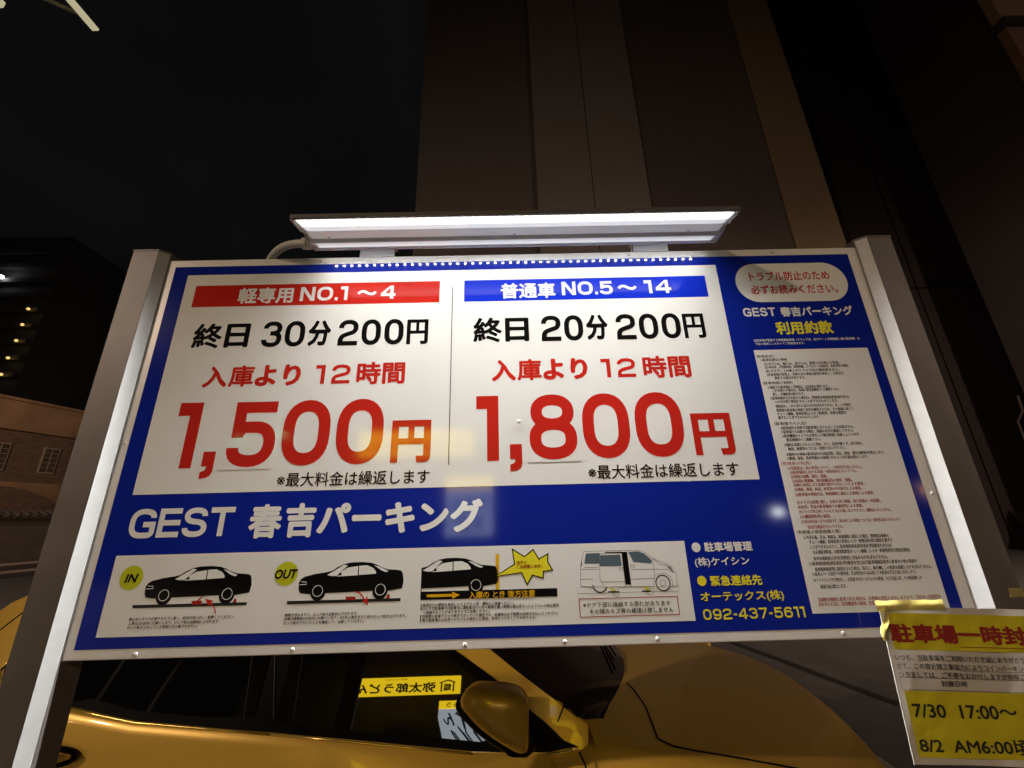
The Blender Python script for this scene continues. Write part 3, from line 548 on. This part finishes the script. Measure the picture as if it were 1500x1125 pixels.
xs = [-2.74, -2.72, -2.66, -2.55, -2.4, -2.2, -2, -1.769, -1.48, -1.2, -.934, -.667, -.412, -.187, 0, .06, .12, .2, .3, .4, .5, .6, .7, .8, .9, 1.0, 1.1, 1.2, 1.28, 1.34, 1.39, 1.43, 1.455, 1.468, 1.474]
loops = []
for x in xs:
    sec = section(x); dz = 0
    if x > 1.39: dz = -.30*((x-1.39)/.084)**3.2
    if x < -2.66: dz = -.05*((-2.66-x)/.08)**2
    L = []
    for y, z in sec:
        yy = y+e(x)*(1-y/W2); xx = x-(max(0, x)/1.47)**6*.10*((W2-y)/.70)**2
        zz = z+dz*max(0, (z-.3)/.5) if z > .3 else z
        L.append((xx, yy, zz))
    L += [(a, 2*W2-b, c) for a, b, c in reversed(L[:-1])]; loops.append(L)
n = len(loops[0]); b = MB()
b.add([p for L in loops for p in L], [(i*n+k, i*n+(k+1) % n, (i+1)*n+(k+1) % n, (i+1)*n+k) for i in range(len(loops)-1) for k in range(n)]+[tuple(range(n)), tuple((len(loops)-1)*n+k for k in range(n))])
BODY = b.build('body', GOLD, CAR_, True)
def inside(p, poly):
    x, z = p; c = False
    for i in range(len(poly)):
        (x1, z1), (x2, z2) = poly[i-1], poly[i]
        if (z1 > z) != (z2 > z) and x < (x2-x1)*(z-z1)/(z2-z1)+x1: c = not c
    return c
def dens(p, st=.06):
    o = []
    for i in range(len(p)):
        a, b = p[i-1], p[i]; m = max(1, int(math.hypot(b[0]-a[0], b[1]-a[1])/st))
        o += [(a[0]+(b[0]-a[0])*k/m, a[1]+(b[1]-a[1])*k/m) for k in range(m)]
    return o
def panel(name, poly, off, m, parent, both=True, st=.045):   # an outline in side view laid on the side of the glasshouse
    p = dens(poly); g = []; zs = [q[1] for q in p]; xs_ = [q[0] for q in p]
    x = min(xs_)+st
    while x < max(xs_):
        z = min(zs)+st*.6
        while z < max(zs):
            if inside((x, z), p) and all(math.hypot(x-q[0], z-q[1]) > st*.45 for q in p): g.append((x, z))
            z += st
        x += st
    vv = [Vector(q) for q in p+g]
    r = delaunay_2d_cdt(vv, [], [list(range(len(p)))], 1, 1e-6)
    F = lambda x, z: s(x, z)+e(x)
    out = []
    for sg in (1, -1) if both else (1,):
        v = [(q[0], F(q[0], q[1])-off if sg > 0 else 2*W2-F(q[0], q[1])+off, q[1]) for q in r[0]]
        o = MB().add(v, [tuple(f) for f in r[2]]).build(name, m, parent, True); me = o.data
        if sum(p.normal.y for p in me.polygons)*sg > 0: me.flip_normals()
        d = 1e-3; nn = []
        for x, _, z in v:
            q = Vector(((F(x+d, z)-F(x-d, z))/(2*d), -1, (F(x, z+d)-F(x, z-d))/(2*d))).normalized(); q.y *= sg; nn.append(q)
        me.normals_split_custom_set_from_vertices(nn); out.append(o)
    return out[0]
WE = [(.33, .80), (.285, .845), (.242, .877), (.202, .897), (.128, .940), (-.016, 1.030), (-.126, 1.104), (-.34, 1.255), (-.55, 1.355)]
RAIL = [(-.55, 1.355), (-.75, 1.41), (-1.1, 1.445), (-1.6, 1.44), (-2.0, 1.405), (-2.234, 1.352), (-2.361, 1.302), (-2.5, 1.2), (-2.66, 1.02)]
side = WE[2:]+RAIL[1:]+[(-2.72, .95)]+[(x, z-.012) for x, z in BELT[1:]]+[(.19, .795), (.235, .825)]
panel('side_frame', side, 0, GOLD, CAR_)
DLO = [(.197, .818), (.148, .831), (.085, .878), (-.004, .936), (-.124, 1.023), (-.271, 1.108), (-.42, 1.215), (-.6, 1.31), (-.85, 1.365), (-1.2, 1.385), (-1.6, 1.36), (-1.9, 1.29), (-2.06, 1.19), (-2.119, 1.131), (-2.161, 1.075), (-2.150, 1.048), (-2.118, 1.033), (-2.02, 1.010), (-1.9, .982), (-1.769, .9565), (-1.6, .932), (-1.48, .9165), (-1.198, .9), (-.937, .882), (-.676, .856), (-.422, .830), (-.194, .808), (-.044, .801), (.096, .800)]
TR = panel('window_trim', DLO, .004, RUB, CAR_)
panel('window', [(-.93, .910), (-.785, .894), (-.425, .860), (-.16, .834), (-.075, .850), (-.06, .92), (-.13, .985), (-.29, 1.085), (-.46, 1.19), (-.62, 1.285), (-.85, 1.335), (-.93, 1.345)], .008, GLASS, CAR_)
panel('window', [(-1.015, .930), (-1.015, 1.355), (-1.2, 1.362), (-1.52, 1.345), (-1.58, 1.25), (-1.66, .975), (-1.497, .948), (-1.211, .929)], .008, GLASS, CAR_)
panel('quarter_window', [(-1.685, .985), (-1.6, 1.25), (-1.63, 1.335), (-1.88, 1.265), (-2.04, 1.165), (-2.105, 1.07), (-2.0, 1.03), (-1.85, .99), (-1.773, .975)], .008, GLASS, CAR_)
def run(pts, off=.011): return [(x, s(x, z)+e(x)-off, z) for x, z in pts]
bm_ = MB().tube(run([(-1.9, .979), (-1.769, .954), (-1.6, .930), (-1.48, .914), (-1.198, .8975), (-.938, .879)]), .0042, 8).tube(run([(-.932, .8785), (-.676, .8525), (-.422, .8265), (-.194, .8045)]), .0042, 8).tube(run([(.085, .796), (.14, .802), (.197, .816)]), .0042, 8)
bm_.build('belt_highlight', GBRIGHT, CAR_, True)  # edge highlight of the belt line drawn as bright gold tubes
MB().tube(run([(-1.9, .979), (-2.02, 1.007), (-2.118, 1.030), (-2.152, 1.046), (-2.164, 1.073), (-2.121, 1.133), (-2.06, 1.193)]), .006, 8).build('window_frame', GBRIGHT, CAR_, True)
MB().tube(run([(-.04, .89), (-.003, .935), (-.122, 1.019), (-.267, 1.104), (-.42, 1.205)][1:], .010), .0035, 6).build('pillar_seal', RUB, CAR_, True)
MB().tube(run([(-1.087, 1.114), (-1.048, .921)], .0095), .0018, 5).tube(run([(-.998, 1.123), (-.938, .924)], .0095), .0014, 5).tube(run([(-.884, 1.11), (-.863, .922)], .0095), .0014, 5).build('pillar_seam', SEAL, CAR_)
# windscreen, roof and tailgate
def ruled(edge, bulge, crown, m, name, rows_per=1, ny=20):
    rows = []
    for (x, z), bl, cr in zip(edge, bulge, crown):
        y0 = s(x, z)+e(x); r = []
        for k in range(ny+1):
            h = -1+2*k/ny; y = W2+(y0-W2)*(-h); r.append((x+bl*(1-h*h), y, z+cr*(1-h*h)))
        rows.append(r)
    return MB().grid(rows).build(name, m, CAR_, True)
GE = [(.38, .25, .828), (.345, .205, .846), (.300, .185, .858), (.258, .155, .868), (.230, .12, .878), (.200, .092, .898)]+[(x, s(x, z)-.001, z) for x, z in WE[4:]]
rows = []
for x, y0, z in GE:
    r = []
    for k in range(25):
        h = -1+2*k/24; kk = .32*(1-h*h)*((W2-y0)/(W2-.05))**1.0; r.append((x+kk, W2+(W2-y0)*h, z))
    rows.append(r)
MB().grid(rows).build('windscreen', WSG, CAR_, True)
OUT_ = [(.37, .15, .812), (.31, .085, .808), (.268, .05, .812), (.246, s(.242, .872)-.002, .868), (.222, s(.222, .887), .887), (.198, s(.198, .899), .899), (.160, s(.160, .9215), .9215), (.128, s(.128, .94)-.0005, .94)]
GI = GE[:6]+[(.163, s(.163, .9205)+.028, .9205), (.128, s(.128, .94)+.003, .9405)]
pb_ = MB().grid([[(a0+(b0-a0)*k/4, a1+(b1-a1)*k/4, a2+(b2-a2)*k/4+.004*math.sin(PI*k/4)) for k in range(5)] for (a0, a1, a2), (b0, b1, b2) in zip(OUT_, GI)])
pb_.v += [(x, 2*W2-y, z) for x, y, z in pb_.v]; nf = len(pb_.v)//2; pb_.f += [tuple(q_+nf for q_ in f_) for f_ in pb_.f]
o = pb_.build('pillar_base', GOLD, CAR_, True); nn = []
for side_ in (1, -1):
    for i, (x, y, z) in enumerate(OUT_):
        for k in range(5):
            t = (.62+.38*k/4) if i < 6 else (.35+.5*k/4 if i == 6 else .15+.3*k/4)
            q = Vector((.12, -1, .30)).normalized()*(1-t)+Vector((.05, -.16, 1)).normalized()*t; q.normalize(); q.y *= side_; nn.append(q)
if o.data.polygons[0].normal.z < 0: o.data.flip_normals()
o.data.normals_split_custom_set_from_vertices(nn)
ruled(RAIL, [.27, .2, .12, .05, 0, -.05, -.07, -.09, -.1], [0, .03, .045, .05, .05, .045, .04, .03, .02], GOLD, 'roof')
ruled([(-2.66, 1.02), (-2.70, .98), (-2.74, .9), (-2.74, .7)], [-.1]*4, [.02, 0, 0, 0], GOLD, 'tailgate')
def scr(y, z, off=.012):           # a point on the windscreen at height z, distance y from the near side
    xe = lerp([(q_[2], q_[0]) for q_ in GE], z); ye = lerp([(q_[2], q_[1]) for q_ in GE], z); h = (y-W2)/(W2-ye)
    return (xe+.32*(1-h*h)*(W2-ye)/(W2-.05)+off, y, z+off*.6)
MB().tube([scr(1.05, .985), scr(.85, .965), scr(.62, .935), scr(.52, .915)], [.005, .006, .007, .006], 6).tube([scr(1.1, .955), scr(.9, .94), scr(.7, .922)], .005, 6).build('wiper', RUB, CAR_, True)
# shut lines
def hl(p): return [(x, y, hood(x, y)+.0006) for x, y in p]
sl = MB().tube(hl([(.462, .470), (.481, .403), (.498, .282), (.495, .17), (.492, .085), (.535, .053), (.61, .041), (.745, .034), (.921, .028), (1.1, .03), (1.28, .06)]), .0032, 6)
sl.tube([(-.933, .006, .874), (-.934, -.010, .80), (-.925, -.024, .72), (-.92, -.015, .55), (-.92, .006, .4)], .0035, 6)
sl.tube([(.197, .0, .833), (.214, -.014, .803), (.228, -.024, .76), (.235, -.024, .6), (.23, .0, .4)], .0032, 6)
sl.tube(run([(.129, .88), (.156, .926)], .0005), .0028, 6).tube(run([(-2.078, 1.022), (-2.067, .946)], .001), .003, 6)
sl.tube([(x, s(x, z)+e(x)-.001, z) for x, z in ((-2.33, 1.19), (-2.293, 1.227), (-2.24, 1.275), (-2.197, 1.31))], .003, 6)
sl.build('shut_line', RUB, CAR_, True)
MB().tube([(-1.86, -.060, .832), (-1.80, -.078, .836), (-1.74, -.080, .836), (-1.69, -.070, .834), (-1.650, -.052, .830)], [.010, .018, .021, .017, .006], 10).build('door_handle', GBRIGHT, CAR_, True)
MB().add([(-1.755+.115*math.cos(2*PI*k/20), -.0335-.002*(math.sin(2*PI*k/20) < 0), .822+.036*math.sin(2*PI*k/20)) for k in range(20)], [tuple(range(20))]).build('handle_shade', RUB, CAR_)  # flat black ellipse drawn for the shade behind the handle
# door mirror: outline in side view, domed towards the viewer
MO = arc([(-.213, 1.026, .03, .03), (-.170, 1.079, .035, .02), (-.02, 1.073, .06, .03), (.031, 1.04, .03, .03), (.026, .893, .01, .03), (-.004, .884, .03, .02), (-.128, .945, .1, .04)], True, 5)
def ring_(k, y, dx=0, dz=0): cx, cz = -.075, 1.000; return [(cx+(x-cx)*k+dx, y, cz+(z-cz)*k+dz) for x, z in MO]
def dome(rings, m, name, par):
    n = len(MO); b = MB().add([p for r in rings for p in r], [(i*n+k, i*n+(k+1) % n, (i+1)*n+(k+1) % n, (i+1)*n+k) for i in range(len(rings)-1) for k in range(n)]+[tuple(range(n)), tuple((len(rings)-1)*n+k for k in range(n))])
    return b.build(name, m, par, True)
MI = dome([ring_(.90, -.05, -.014, -.014), ring_(1.0, -.075, -.024, -.024), ring_(1.02, -.108, -.018, -.022), ring_(1.0, -.128, -.008, -.011)], RUB, 'mirror', CAR_)
dome([ring_(.96, -.10, .004, .004), ring_(1.0, -.125), ring_(.985, -.148, .002, .003), ring_(.92, -.170, .006, .008), ring_(.80, -.186, .01, .012), ring_(.60, -.198, .012, .016), ring_(.3, -.204, .012, .018), ring_(.05, -.206, .012, .018)], GOLD, 'mirror_cap', MI)
MB().tube([(-.03, -.11, .90), (.01, -.05, .865), (.03, .03, .85)], [.032, .026, .03], 10).build('mirror_stalk', RUB, MI, True)
for x in (.80, -1.78):
    for y in (.10, 2*W2-.10):
        wh = MB().tube([(x, y-.11, .32), (x, y-.10, .32), (x, y+.08, .32), (x, y+.09, .32)], [.29, .32, .32, .29], 28).build('wheel', TYRE, CAR_, True)
        yo = y-.115 if y < W2 else y+.095
        MB().tube([(x, yo, .32), (x, yo+.02, .32)], [.19, .21], 20).build('rim', STEEL, wh)
MB().box(1.36, 1.44, .16, .4, .58, .66, .02).box(1.36, 1.44, 1.35, 1.59, .58, .66, .02).build('headlight', PLAST, CAR_)
# ================================================================ ground and what stands round the car park
ASPH = mat('asphalt', (.085, .08, .076), .85, noise=.5, nscale=3, bump=.4, bscale=160, bdist=.004)
gr = mesh('ground', [(-400, -300, 0), (400, -300, 0), (400, 500, 0), (-400, 500, 0)], [(0, 1, 2, 3)], ASPH, None, recalc=False); gr['kind'] = 'structure'
TAR = mat('tar seam', (.012, .011, .011), .7, noise=.4, nscale=30)
q = MB()
pts = [(2.3, 7.2), (2.62, 5.9), (2.84, 5.07), (3.02, 4.4), (3.12, 3.98), (3.24, 3.55), (3.33, 3.25), (3.5, 2.7), (3.9, 1.6)]
v, f = strip(pts, .10, .10); q.add([(x+.015*math.sin(7*i), y, .004) for i, (x, y) in enumerate(v)], f)
o = q.build('tar_seam', TAR); tag(o, 'dark tar repair line across the asphalt beyond the gold bonnet', 'tar line')
# tower block straight ahead
def wallmat(n, c, sc_=1.2): return mat(n, c, .8, spec=.2, noise=.12, nscale=sc_, bump=.2, bscale=40, bdist=.004)
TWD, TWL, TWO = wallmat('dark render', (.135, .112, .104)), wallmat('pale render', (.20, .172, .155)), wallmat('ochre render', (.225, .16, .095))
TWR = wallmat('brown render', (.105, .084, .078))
T = empty('tower_block', 'tall brown tower block with a paler central pier rising behind the sign', 'building', (5, 14, 0))
def tb(n, x0, x1, y0, y1, z0, z1, m): return MB().box(x0-5, x1-5, y0-14, y1-14, z0, z1).build(n, m, T)
tb('wall', -3.97, 12.6, 14.0, 26, 0, 46, TWD)
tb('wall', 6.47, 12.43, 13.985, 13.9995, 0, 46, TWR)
p_ = tb('pier', 1.48, 6.45, 13.75, 13.999, 0, 46, TWL); p_['label'] = 'paler central pier'
tb('joint', 3.96, 3.99, 13.744, 13.7495, 0, 46, RUB)
tb('corner_pier', 12.435, 14.62, 13.9, 26, 0, 46, TWO)
# dark block to the right
DK = wallmat('dark cladding and unlit side', (.045, .036, .034))
R_ = empty('dark_block', 'almost black windowless block right of the tower block', 'building', (30, 22, 0))
def rb(n, x0, x1, y0, y1, z0, z1, m): return MB().box(x0-30, x1-30, y0-22, y1-22, z0, z1).build(n, m, R_)
rb('wall', 15.5, 60, 16, 40, 0, 60, DK); rb('joint', 19.3, 19.36, 15.99, 15.999, 0, 60, RUB); rb('joint', 15.5, 60, 15.99, 15.999, 11.4, 11.46, RUB)
B_ = empty('brown_block', 'brown building corner with a ledge in the upper right', 'building', (24, 10, 0))
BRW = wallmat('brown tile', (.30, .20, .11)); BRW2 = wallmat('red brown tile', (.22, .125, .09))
def bb(n, x0, x1, y0, y1, z0, z1, m): return MB().box(x0-24, x1-24, y0-10, y1-10, z0, z1).build(n, m, B_)
bb('upper_wall', 18.05, 30, 9, 9.3, 18.3, 32, BRW); bb('lower_wall', 18.05, 30, 9.02, 9.3, 0, 17.85, BRW2); bb('ledge', 17.98, 30.05, 8.9, 9.3, 17.9, 18.25, DK); bb('side_wall', 18.3, 30, 9.31, 13, 0, 32, DK)  # side wall coloured dark to stand for its unlit face
# old brick building along the street on the left
a = math.radians(12.5); dv = Vector((math.sin(a), math.cos(a), 0))
BK = bpy.data.materials.new('brick'); BK.use_nodes = True; nt = BK.node_tree; pb = nt.nodes['Principled BSDF']
tx = nt.nodes.new('ShaderNodeTexBrick'); tc = nt.nodes.new('ShaderNodeTexCoord'); sx_ = nt.nodes.new('ShaderNodeSeparateXYZ'); cm = nt.nodes.new('ShaderNodeCombineXYZ')
nt.links.new(tc.outputs['Object'], sx_.inputs[0]); nt.links.new(sx_.outputs[1], cm.inputs[0]); nt.links.new(sx_.outputs[2], cm.inputs[1]); nt.links.new(cm.outputs[0], tx.inputs[0])
tx.inputs['Scale'].default_value = 1; tx.inputs['Brick Width'].default_value = .24; tx.inputs['Row Height'].default_value = .075; tx.inputs['Mortar Size'].default_value = .008
tx.inputs['Color1'].default_value = (.20, .105, .06, 1); tx.inputs['Color2'].default_value = (.12, .065, .04, 1); tx.inputs['Mortar'].default_value = (.22, .16, .11, 1)
nt.links.new(tx.outputs[0], pb.inputs['Base Color']); pb.inputs['Roughness'].default_value = .85
STUC = mat('stained stucco', (.36, .21, .11), .85, noise=.7, nscale=.9, bump=.3, bscale=25, bdist=.01)
WD = mat('window wood', (.36, .28, .19), .6, noise=.2); PANE = mat('window pane', (.10, .075, .05), .15, noise=.6, nscale=6)
LB = empty('brick_building', 'old brick building with a stucco parapet and small paned windows', 'building', (-24, 0, 0), -a)
def lb(n, d0, d1, y0, y1, z0, z1, m, par=None): return MB().box(-d1, -d0, y0, y1, z0, z1).build(n, m, par or LB)   # d = depth into the building
lb('wall', 0, 9, 4, 19.6, 3.5, 5.56, BK); lb('parapet', -.12, 9, 4, 19.7, 5.565, 6.74, STUC); lb('coping', -.2, 9, 4, 19.75, 6.745, 6.86, STUC)
lb('lower_wall', -.06, 9, 4, 19.6, 0, 3.495, STUC)
for y0 in (9.0, 11.5, 14.1, 15.72, 17.34):
    fr = lb('window', -.04, .05, y0, y0+.56, 3.92, 5.02, WD); lb('pane', -.05, -.041, y0+.05, y0+.51, 3.98, 4.97, PANE, fr)
    m_ = MB().box(.05, .062, y0+.265, y0+.295, 3.98, 4.97)
    for k in range(1, 5): m_.box(.05, .061, y0+.05, y0+.51, 3.97+k*.2, 3.99+k*.2)
    m_.build('glazing_bar', WD, fr)
ar = MB(); n = 24
for (k, th_) in ((0, 0),):
    P_ = [(15.2+1.95*math.cos(PI*j/n)*1.6-.0, 2.45+.95*math.sin(PI*j/n)) for j in range(n+1)]
    ar.add([(.10, y, z) for y, z in P_]+[(.06, y, z) for y, z in P_], [tuple(range(n+1)), tuple(range(n+1, 2*n+2))]+[(j, j+1, n+2+j, n+1+j) for j in range(n)])
ar.build('arch_panel', BK, LB)
# tiled garden wall in front of it
GWL = empty('garden_wall', 'dark garden wall with a row of round roof tiles on top', 'wall', (-22.5, 0, 0), -a)
TILE = mat('roof tile', (.10, .085, .075), .45, noise=.3, nscale=8)
PLS = mat('grey plaster', (.13, .10, .08), .9, noise=.3, nscale=2)
MB().box(-.25, 0, 2, 22, 0, 2.05).build('wall', PLS, GWL)
t_ = MB()
for k in range(74): t_.tube([(-.3, 2+k*.27, 2.36), (.1, 2+k*.27, 2.20), (.22, 2+k*.27, 2.12)], .075, 8)
t_.box(-.3, .2, 2, 22, 2.06, 2.12); t_.build('coping_tiles', TILE, GWL)
KB = mat('rail', (.50, .40, .34), .5)
RL = empty('street_rail', 'pale double kerb rail along the foot of the garden wall', 'railing', (-21.6, 0, 0), -a)
for z in (.42, .16): MB().box(-.05, .05, 3, 22, z, z+.07).build('rail', KB, RL)
for k in range(10): MB().box(-.04, .04, 3.1+k*2, 3.18+k*2, 0, .42).build('post', KB, RL)
# dark apartment tower far left with corridor lamps
AP = empty('apartment_building', 'dark apartment tower far off on the left with corridor lamps', 'building', (-84, 61, 0))
MB().box(-14, 5.4, .6, 14, 0, 52).build('wall', wallmat('night wall', (.22, .21, .2)), AP)
for k in range(17): MB().box(-14, 5.4, -.3, .55, 1.6+k*2.9, 2.4+k*2.9).build('balcony', wallmat('balcony wall', (.2, .19, .18)), AP) if k == 0 else None
bal = [c for c in AP.children if c.name.startswith('balcony')][0]
for k in range(1, 17):
    c = bal.copy(); C.objects.link(c); c.location.z = k*2.9
CL = mat('corridor lamp', (.9, .8, .5), .5, emit=(1, .66, .22), estr=1.1)
WLM = mat('white lamp', (.9, .9, .9), .5, emit=(.9, .95, 1), estr=6)
def bulb(r): return MB().tube([(0, 0, -r), (0, 0, -.7*r), (0, 0, 0), (0, 0, .7*r), (0, 0, r)], [.05*r, .7*r, r, .7*r, .05*r], 10)
cl = None
for x, z in ((-79.45, 36.54), (-79.45, 33.66), (-79.45, 30.8), (-79.7, 27.8), (-79.8, 25.0)):
    if cl is None: o = cl = bulb(.24).build('corridor_lamp', CL, AP, True)
    else: o = cl.copy(); C.objects.link(o)
    o.location = (x+84, -.9, z)
o = bulb(.36).build('floodlight', WLM, AP, True); o.location = (-86.1+84, -.9, 42.8)
# overhead sign frame in the upper left corner
CRM = mat('glowing cream beam', (.70, .66, .44), .45, noise=.08, nscale=20, emit=(1, .93, .58), estr=.42); GRS = mat('grey steel', (.34, .32, .31), .4, .3, noise=.1)  # glow added in place of shop light falling on the beams
OF = empty('overhead_frame', 'cream beams with an added glow on a grey brace in the upper left corner', 'frame', (-2.6, -1.4, 0))
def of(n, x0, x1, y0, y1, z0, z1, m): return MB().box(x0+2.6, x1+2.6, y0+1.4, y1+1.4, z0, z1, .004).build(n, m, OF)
of('beam', -2.250, -2.214, -1.6, .625, 4.2, 4.215, CRM); of('beam', -2.68, -2.600, -1.6, .515, 4.2, 4.24, CRM)
MB().tube([(.345, 1.965, 4.228), (.21, 1.88, 4.228), (-.3, 1.56, 4.235)], .013, 4).build('brace', GRS, OF)
of('flange', -2.262, -2.2515, -1.6, .595, 4.206, 4.23, GRS); of('crossbar', -5.6, -2.19, -1.5, -1.42, 4.295, 4.37, GRS); MB().tube([(-3, -.06, 0), (-3, -.06, 4.29)], .05, 12).build('pole', GRS, OF)
# dark cars parked far right
def far_car(name, label, x, y, rz, m):
    t = empty(name, label, 'car', (x, y, 0), rz)
    prof = [(-2.1, .35), (-2.15, .75), (-1.9, .9), (-1.2, .95), (-.6, 1.38), (.9, 1.42), (1.6, 1.02), (2.1, .95), (2.15, .4)]
    n = len(prof); MB().add([(a_, -.82, b_) for a_, b_ in prof]+[(a_, .82, b_) for a_, b_ in prof], [(k, (k+1) % n, n+(k+1) % n, n+k) for k in range(n)]+[tuple(range(n)), tuple(range(n, 2*n))]).build('body', m, t)
    MB().add([(-1.14, -.7, .97), (-1.14, .7, .97), (-.62, .62, 1.36), (-.62, -.62, 1.36)], [(0, 1, 2, 3)]).build('windscreen', GLASS, t)
    for ys in (-.6, .6):
        h = bulb(.12).build('headlight', mat('headlight glint', (.5, .5, .48), .08, spec=.8, emit=(1, .75, .45), estr=.12), t, True); h.location = (-2.1, ys, .72); h.scale = (.5, 1.6, .8)  # faint glow added for the light the headlight reflects
    for xs_ in (-1.35, 1.3):
        for ys in (-.8, .62): MB().tube([(xs_, ys, .32), (xs_, ys+.18, .32)], .32, 20).build('wheel', TYRE, t)
    MB().box(-2.17, -2.13, -.25, .25, .45, .6).build('number_plate', PLAST, t)
    return t
DKP = mat('dark car paint', (.012, .011, .012), .2, coat=1)
far_car('dark_car', 'dark parked car with a headlight glint added as faint glow beyond the right post', 20.2, 15.4, .9, DKP)
far_car('dark_car', 'second dark parked car further back at the right edge', 22.5, 19.5, .9, DKP)
KRB = empty('far_fence', 'dim low rail with cables in front of the dark block', 'railing', (22, 21, 0))
MB().tube([(-5, 0, 2.35), (12, 0, 2.3)], .04, 6).build('top_rail', GRS, KRB)
m_ = MB()
for k in range(8): m_.tube([(-5+k*2, -.02, 2.32), (-4.3+k*2, -.03, 1.7+.1*(k % 3)), (-3.4+k*2, -.02, 1.75), (-3+k*2, -.02, 2.3)], .035, 6)
m_.build('cable', TILE, KRB)
for k in range(7): MB().box(-5+k*2.8, -4.9+k*2.8, -.05, .05, 0, 2.3).build('post', GRS, KRB)
o = MB().tube([(19.35, 14, 5.55), (19.30, 14, 4.95)], .035, 6).tube([(19.30, 14, 4.96), (19.2, 14.2, 4.6), (19.2, 14.3, 0)], .03, 6).build('signpost', KB); tag(o, 'thin pale pole standing in the dark near the right edge', 'pole')

# ================================================================ the street behind the camera, seen only as reflections and as light
SH = empty('noodle_shop', 'noodle shop across the street under a lit yellow fascia', 'building', (-3, -10, 0))
MB().box(-6, 6, -6, -.8, 0, 5).build('wall', wallmat('shop wall', (.07, .06, .05)), SH)
YL = mat('lit yellow fascia', (.6, .45, .02), .4, emit=(1, .68, .014), estr=7.5)
FS = empty('fascia_sign', 'long lit yellow noodle shop sign with black brush lettering', 'sign', (-2.36, -9.2, 3.43))
MB().box(-1.40, 1.40, -.2, 0, -.30, .30, .01).build('light_box', YL, FS)
BRS = mat('brush black', (.01, .01, .01), .6)
q = Print((0, .004, 0), (-1, 0, 0), (0, 0, 1))
q.text('弥太郎うどん', -.80, 1.12, -.25, .10, 0, .035); q.poly([(-1.30, .07), (-1.10, .17), (-.88, .07), (-.91, .04), (-1.10, .12), (-1.27, .04)], 0); q.rect(-1.26, -1.22, -.25, .05, 0); q.rect(-.97, -.93, -.25, .05, 0); q.text('饂', -1.19, -1.0, -.22, .03, 0, .03); q.text('麺屋 YATARO', -.1, .45, .19, .25, 0); q.build('lettering', BRS, FS)
SS = empty('standing_sign', 'white lit standing sign with a yellow top on the shop pavement', 'sign', (-.70, -6.0, 0))
MB().box(-.38, .38, -.1, 0, 1.35, 2.08, .01).build('light_box', mat('lit white box', (.7, .7, .7), .4, emit=(.82, .92, 1), estr=3.2), SS); MB().box(-.38, .38, -.1, 0, 2.085, 2.27, .01).build('top_box', YL, SS); MB().box(-.05, .05, -.08, -.02, 0, 1.349).build('pole', GRS, SS)
q = Print((0, .004, 0), (-1, 0, 0), (0, 0, 1)); q.text('うどん', -.3, .3, 1.75, 2.0, 0, .03); q.text('そば', -.25, .2, 1.42, 1.68, 0, .03); q.text('やたろう', -.25, .25, 2.12, 2.23, 0, .02); q.build('lettering', BRS, SS)
def lamp_light(name, loc, col, watt, r, par=None):
    l = bpy.data.lights.new(name, 'POINT'); l.energy = watt; l.color = col; l.shadow_soft_size = r
    o = bpy.data.objects.new(name, l); C.objects.link(o); o.location = loc; return o
def lantern(name, label, cat, loc, col, strength, r, h0=0):
    t = empty(name, label, cat, (loc[0], loc[1], 0))
    g = bulb(r).build('globe', mat('lamp globe', (.8, .8, .8), .5, emit=col, estr=strength), t, True); g.location.z = loc[2]
    MB().tube([(0, 0, 0), (0, 0, loc[2]-r)], .03, 8).build('post', GRS, t); return t
lantern('entrance_lamp', 'warm globe lamp on a post far left along the shop front', 'lamp', (-10.6, -7.5, 2.4), (1, .70, .40), 70, .22)
lantern('white_lamp', 'small white globe lamp on the pavement opposite the board', 'lamp', (4.28, -6, 1.6), (.9, .95, 1), 26, .075)
lantern('orange_lamp', 'small orange globe lamp far right of the board', 'lamp', (6.94, -6, 1.89), (1, .5, .15), 50, .075)
for gx, gz in ((-6.39, 3.52), (-5.38, 3.61)):
    o = bulb(.05).build('green_lamp', bpy.data.materials.get('green lamp') or mat('green lamp', (.1, .8, .3), .5, emit=(.05, 1, .35), estr=18), None, True); o.location = (gx, -8.7, gz); tag(o, 'tiny green lamp on the shop front, '+('farther from' if gx < -6 else 'nearer to')+' the yellow sign', 'lamp', 'green lamps on the shop front')
    MB().tube([(0, 0, 0), (0, -2.1, 0)], .012, 6).build('bracket', GRS, o)
def street_lamp(x, y, h, label, watt):
    t = empty('street_lamp', label, 'lamp', (x, y, 0), 0, 'street lamps round the car park')
    MB().tube([(0, 0, 0), (0, 0, h-.6), (.0, .2, h-.1), (0, .9, h)], [.09, .06, .05, .045], 10).build('pole', GRS, t)
    MB().box(-.16, .16, .8, 1.5, h-.03, h+.1, .02).build('lamp_head', GRS, t); MB().box(-.12, .12, .85, 1.45, h-.045, h-.031).build('lamp_glass', mat('street lamp glass', (.8, .8, .8), .4, emit=(1, .66, .36), estr=20), t)
    l = bpy.data.lights.new('street_light', 'SPOT'); l.energy = watt; l.color = (1, .74, .57); l.spot_size = math.radians(165); l.spot_blend = .6; l.shadow_soft_size = .15
    o = bpy.data.objects.new('street_light', l); C.objects.link(o); o.parent = t; o.location = (0, 1.15, h-.08); o.rotation_euler = (math.radians(62), 0, 0); return t
street_lamp(-14.2, -12.6, 9.15, 'street lamp with a warm head on the left behind the viewer', 6000)
street_lamp(-17, 3, 8, 'added street lamp out of view, lighting the old brick building', 1700)  # unseen lamp added to brighten the brick building
street_lamp(12.5, .5, 7.5, 'added street lamp out of view right of the car park', 3600)  # unseen lamp added to light the bonnet and asphalt
street_lamp(24, -17, 11, 'street lamp with a warm head on the right behind the viewer', 4200)
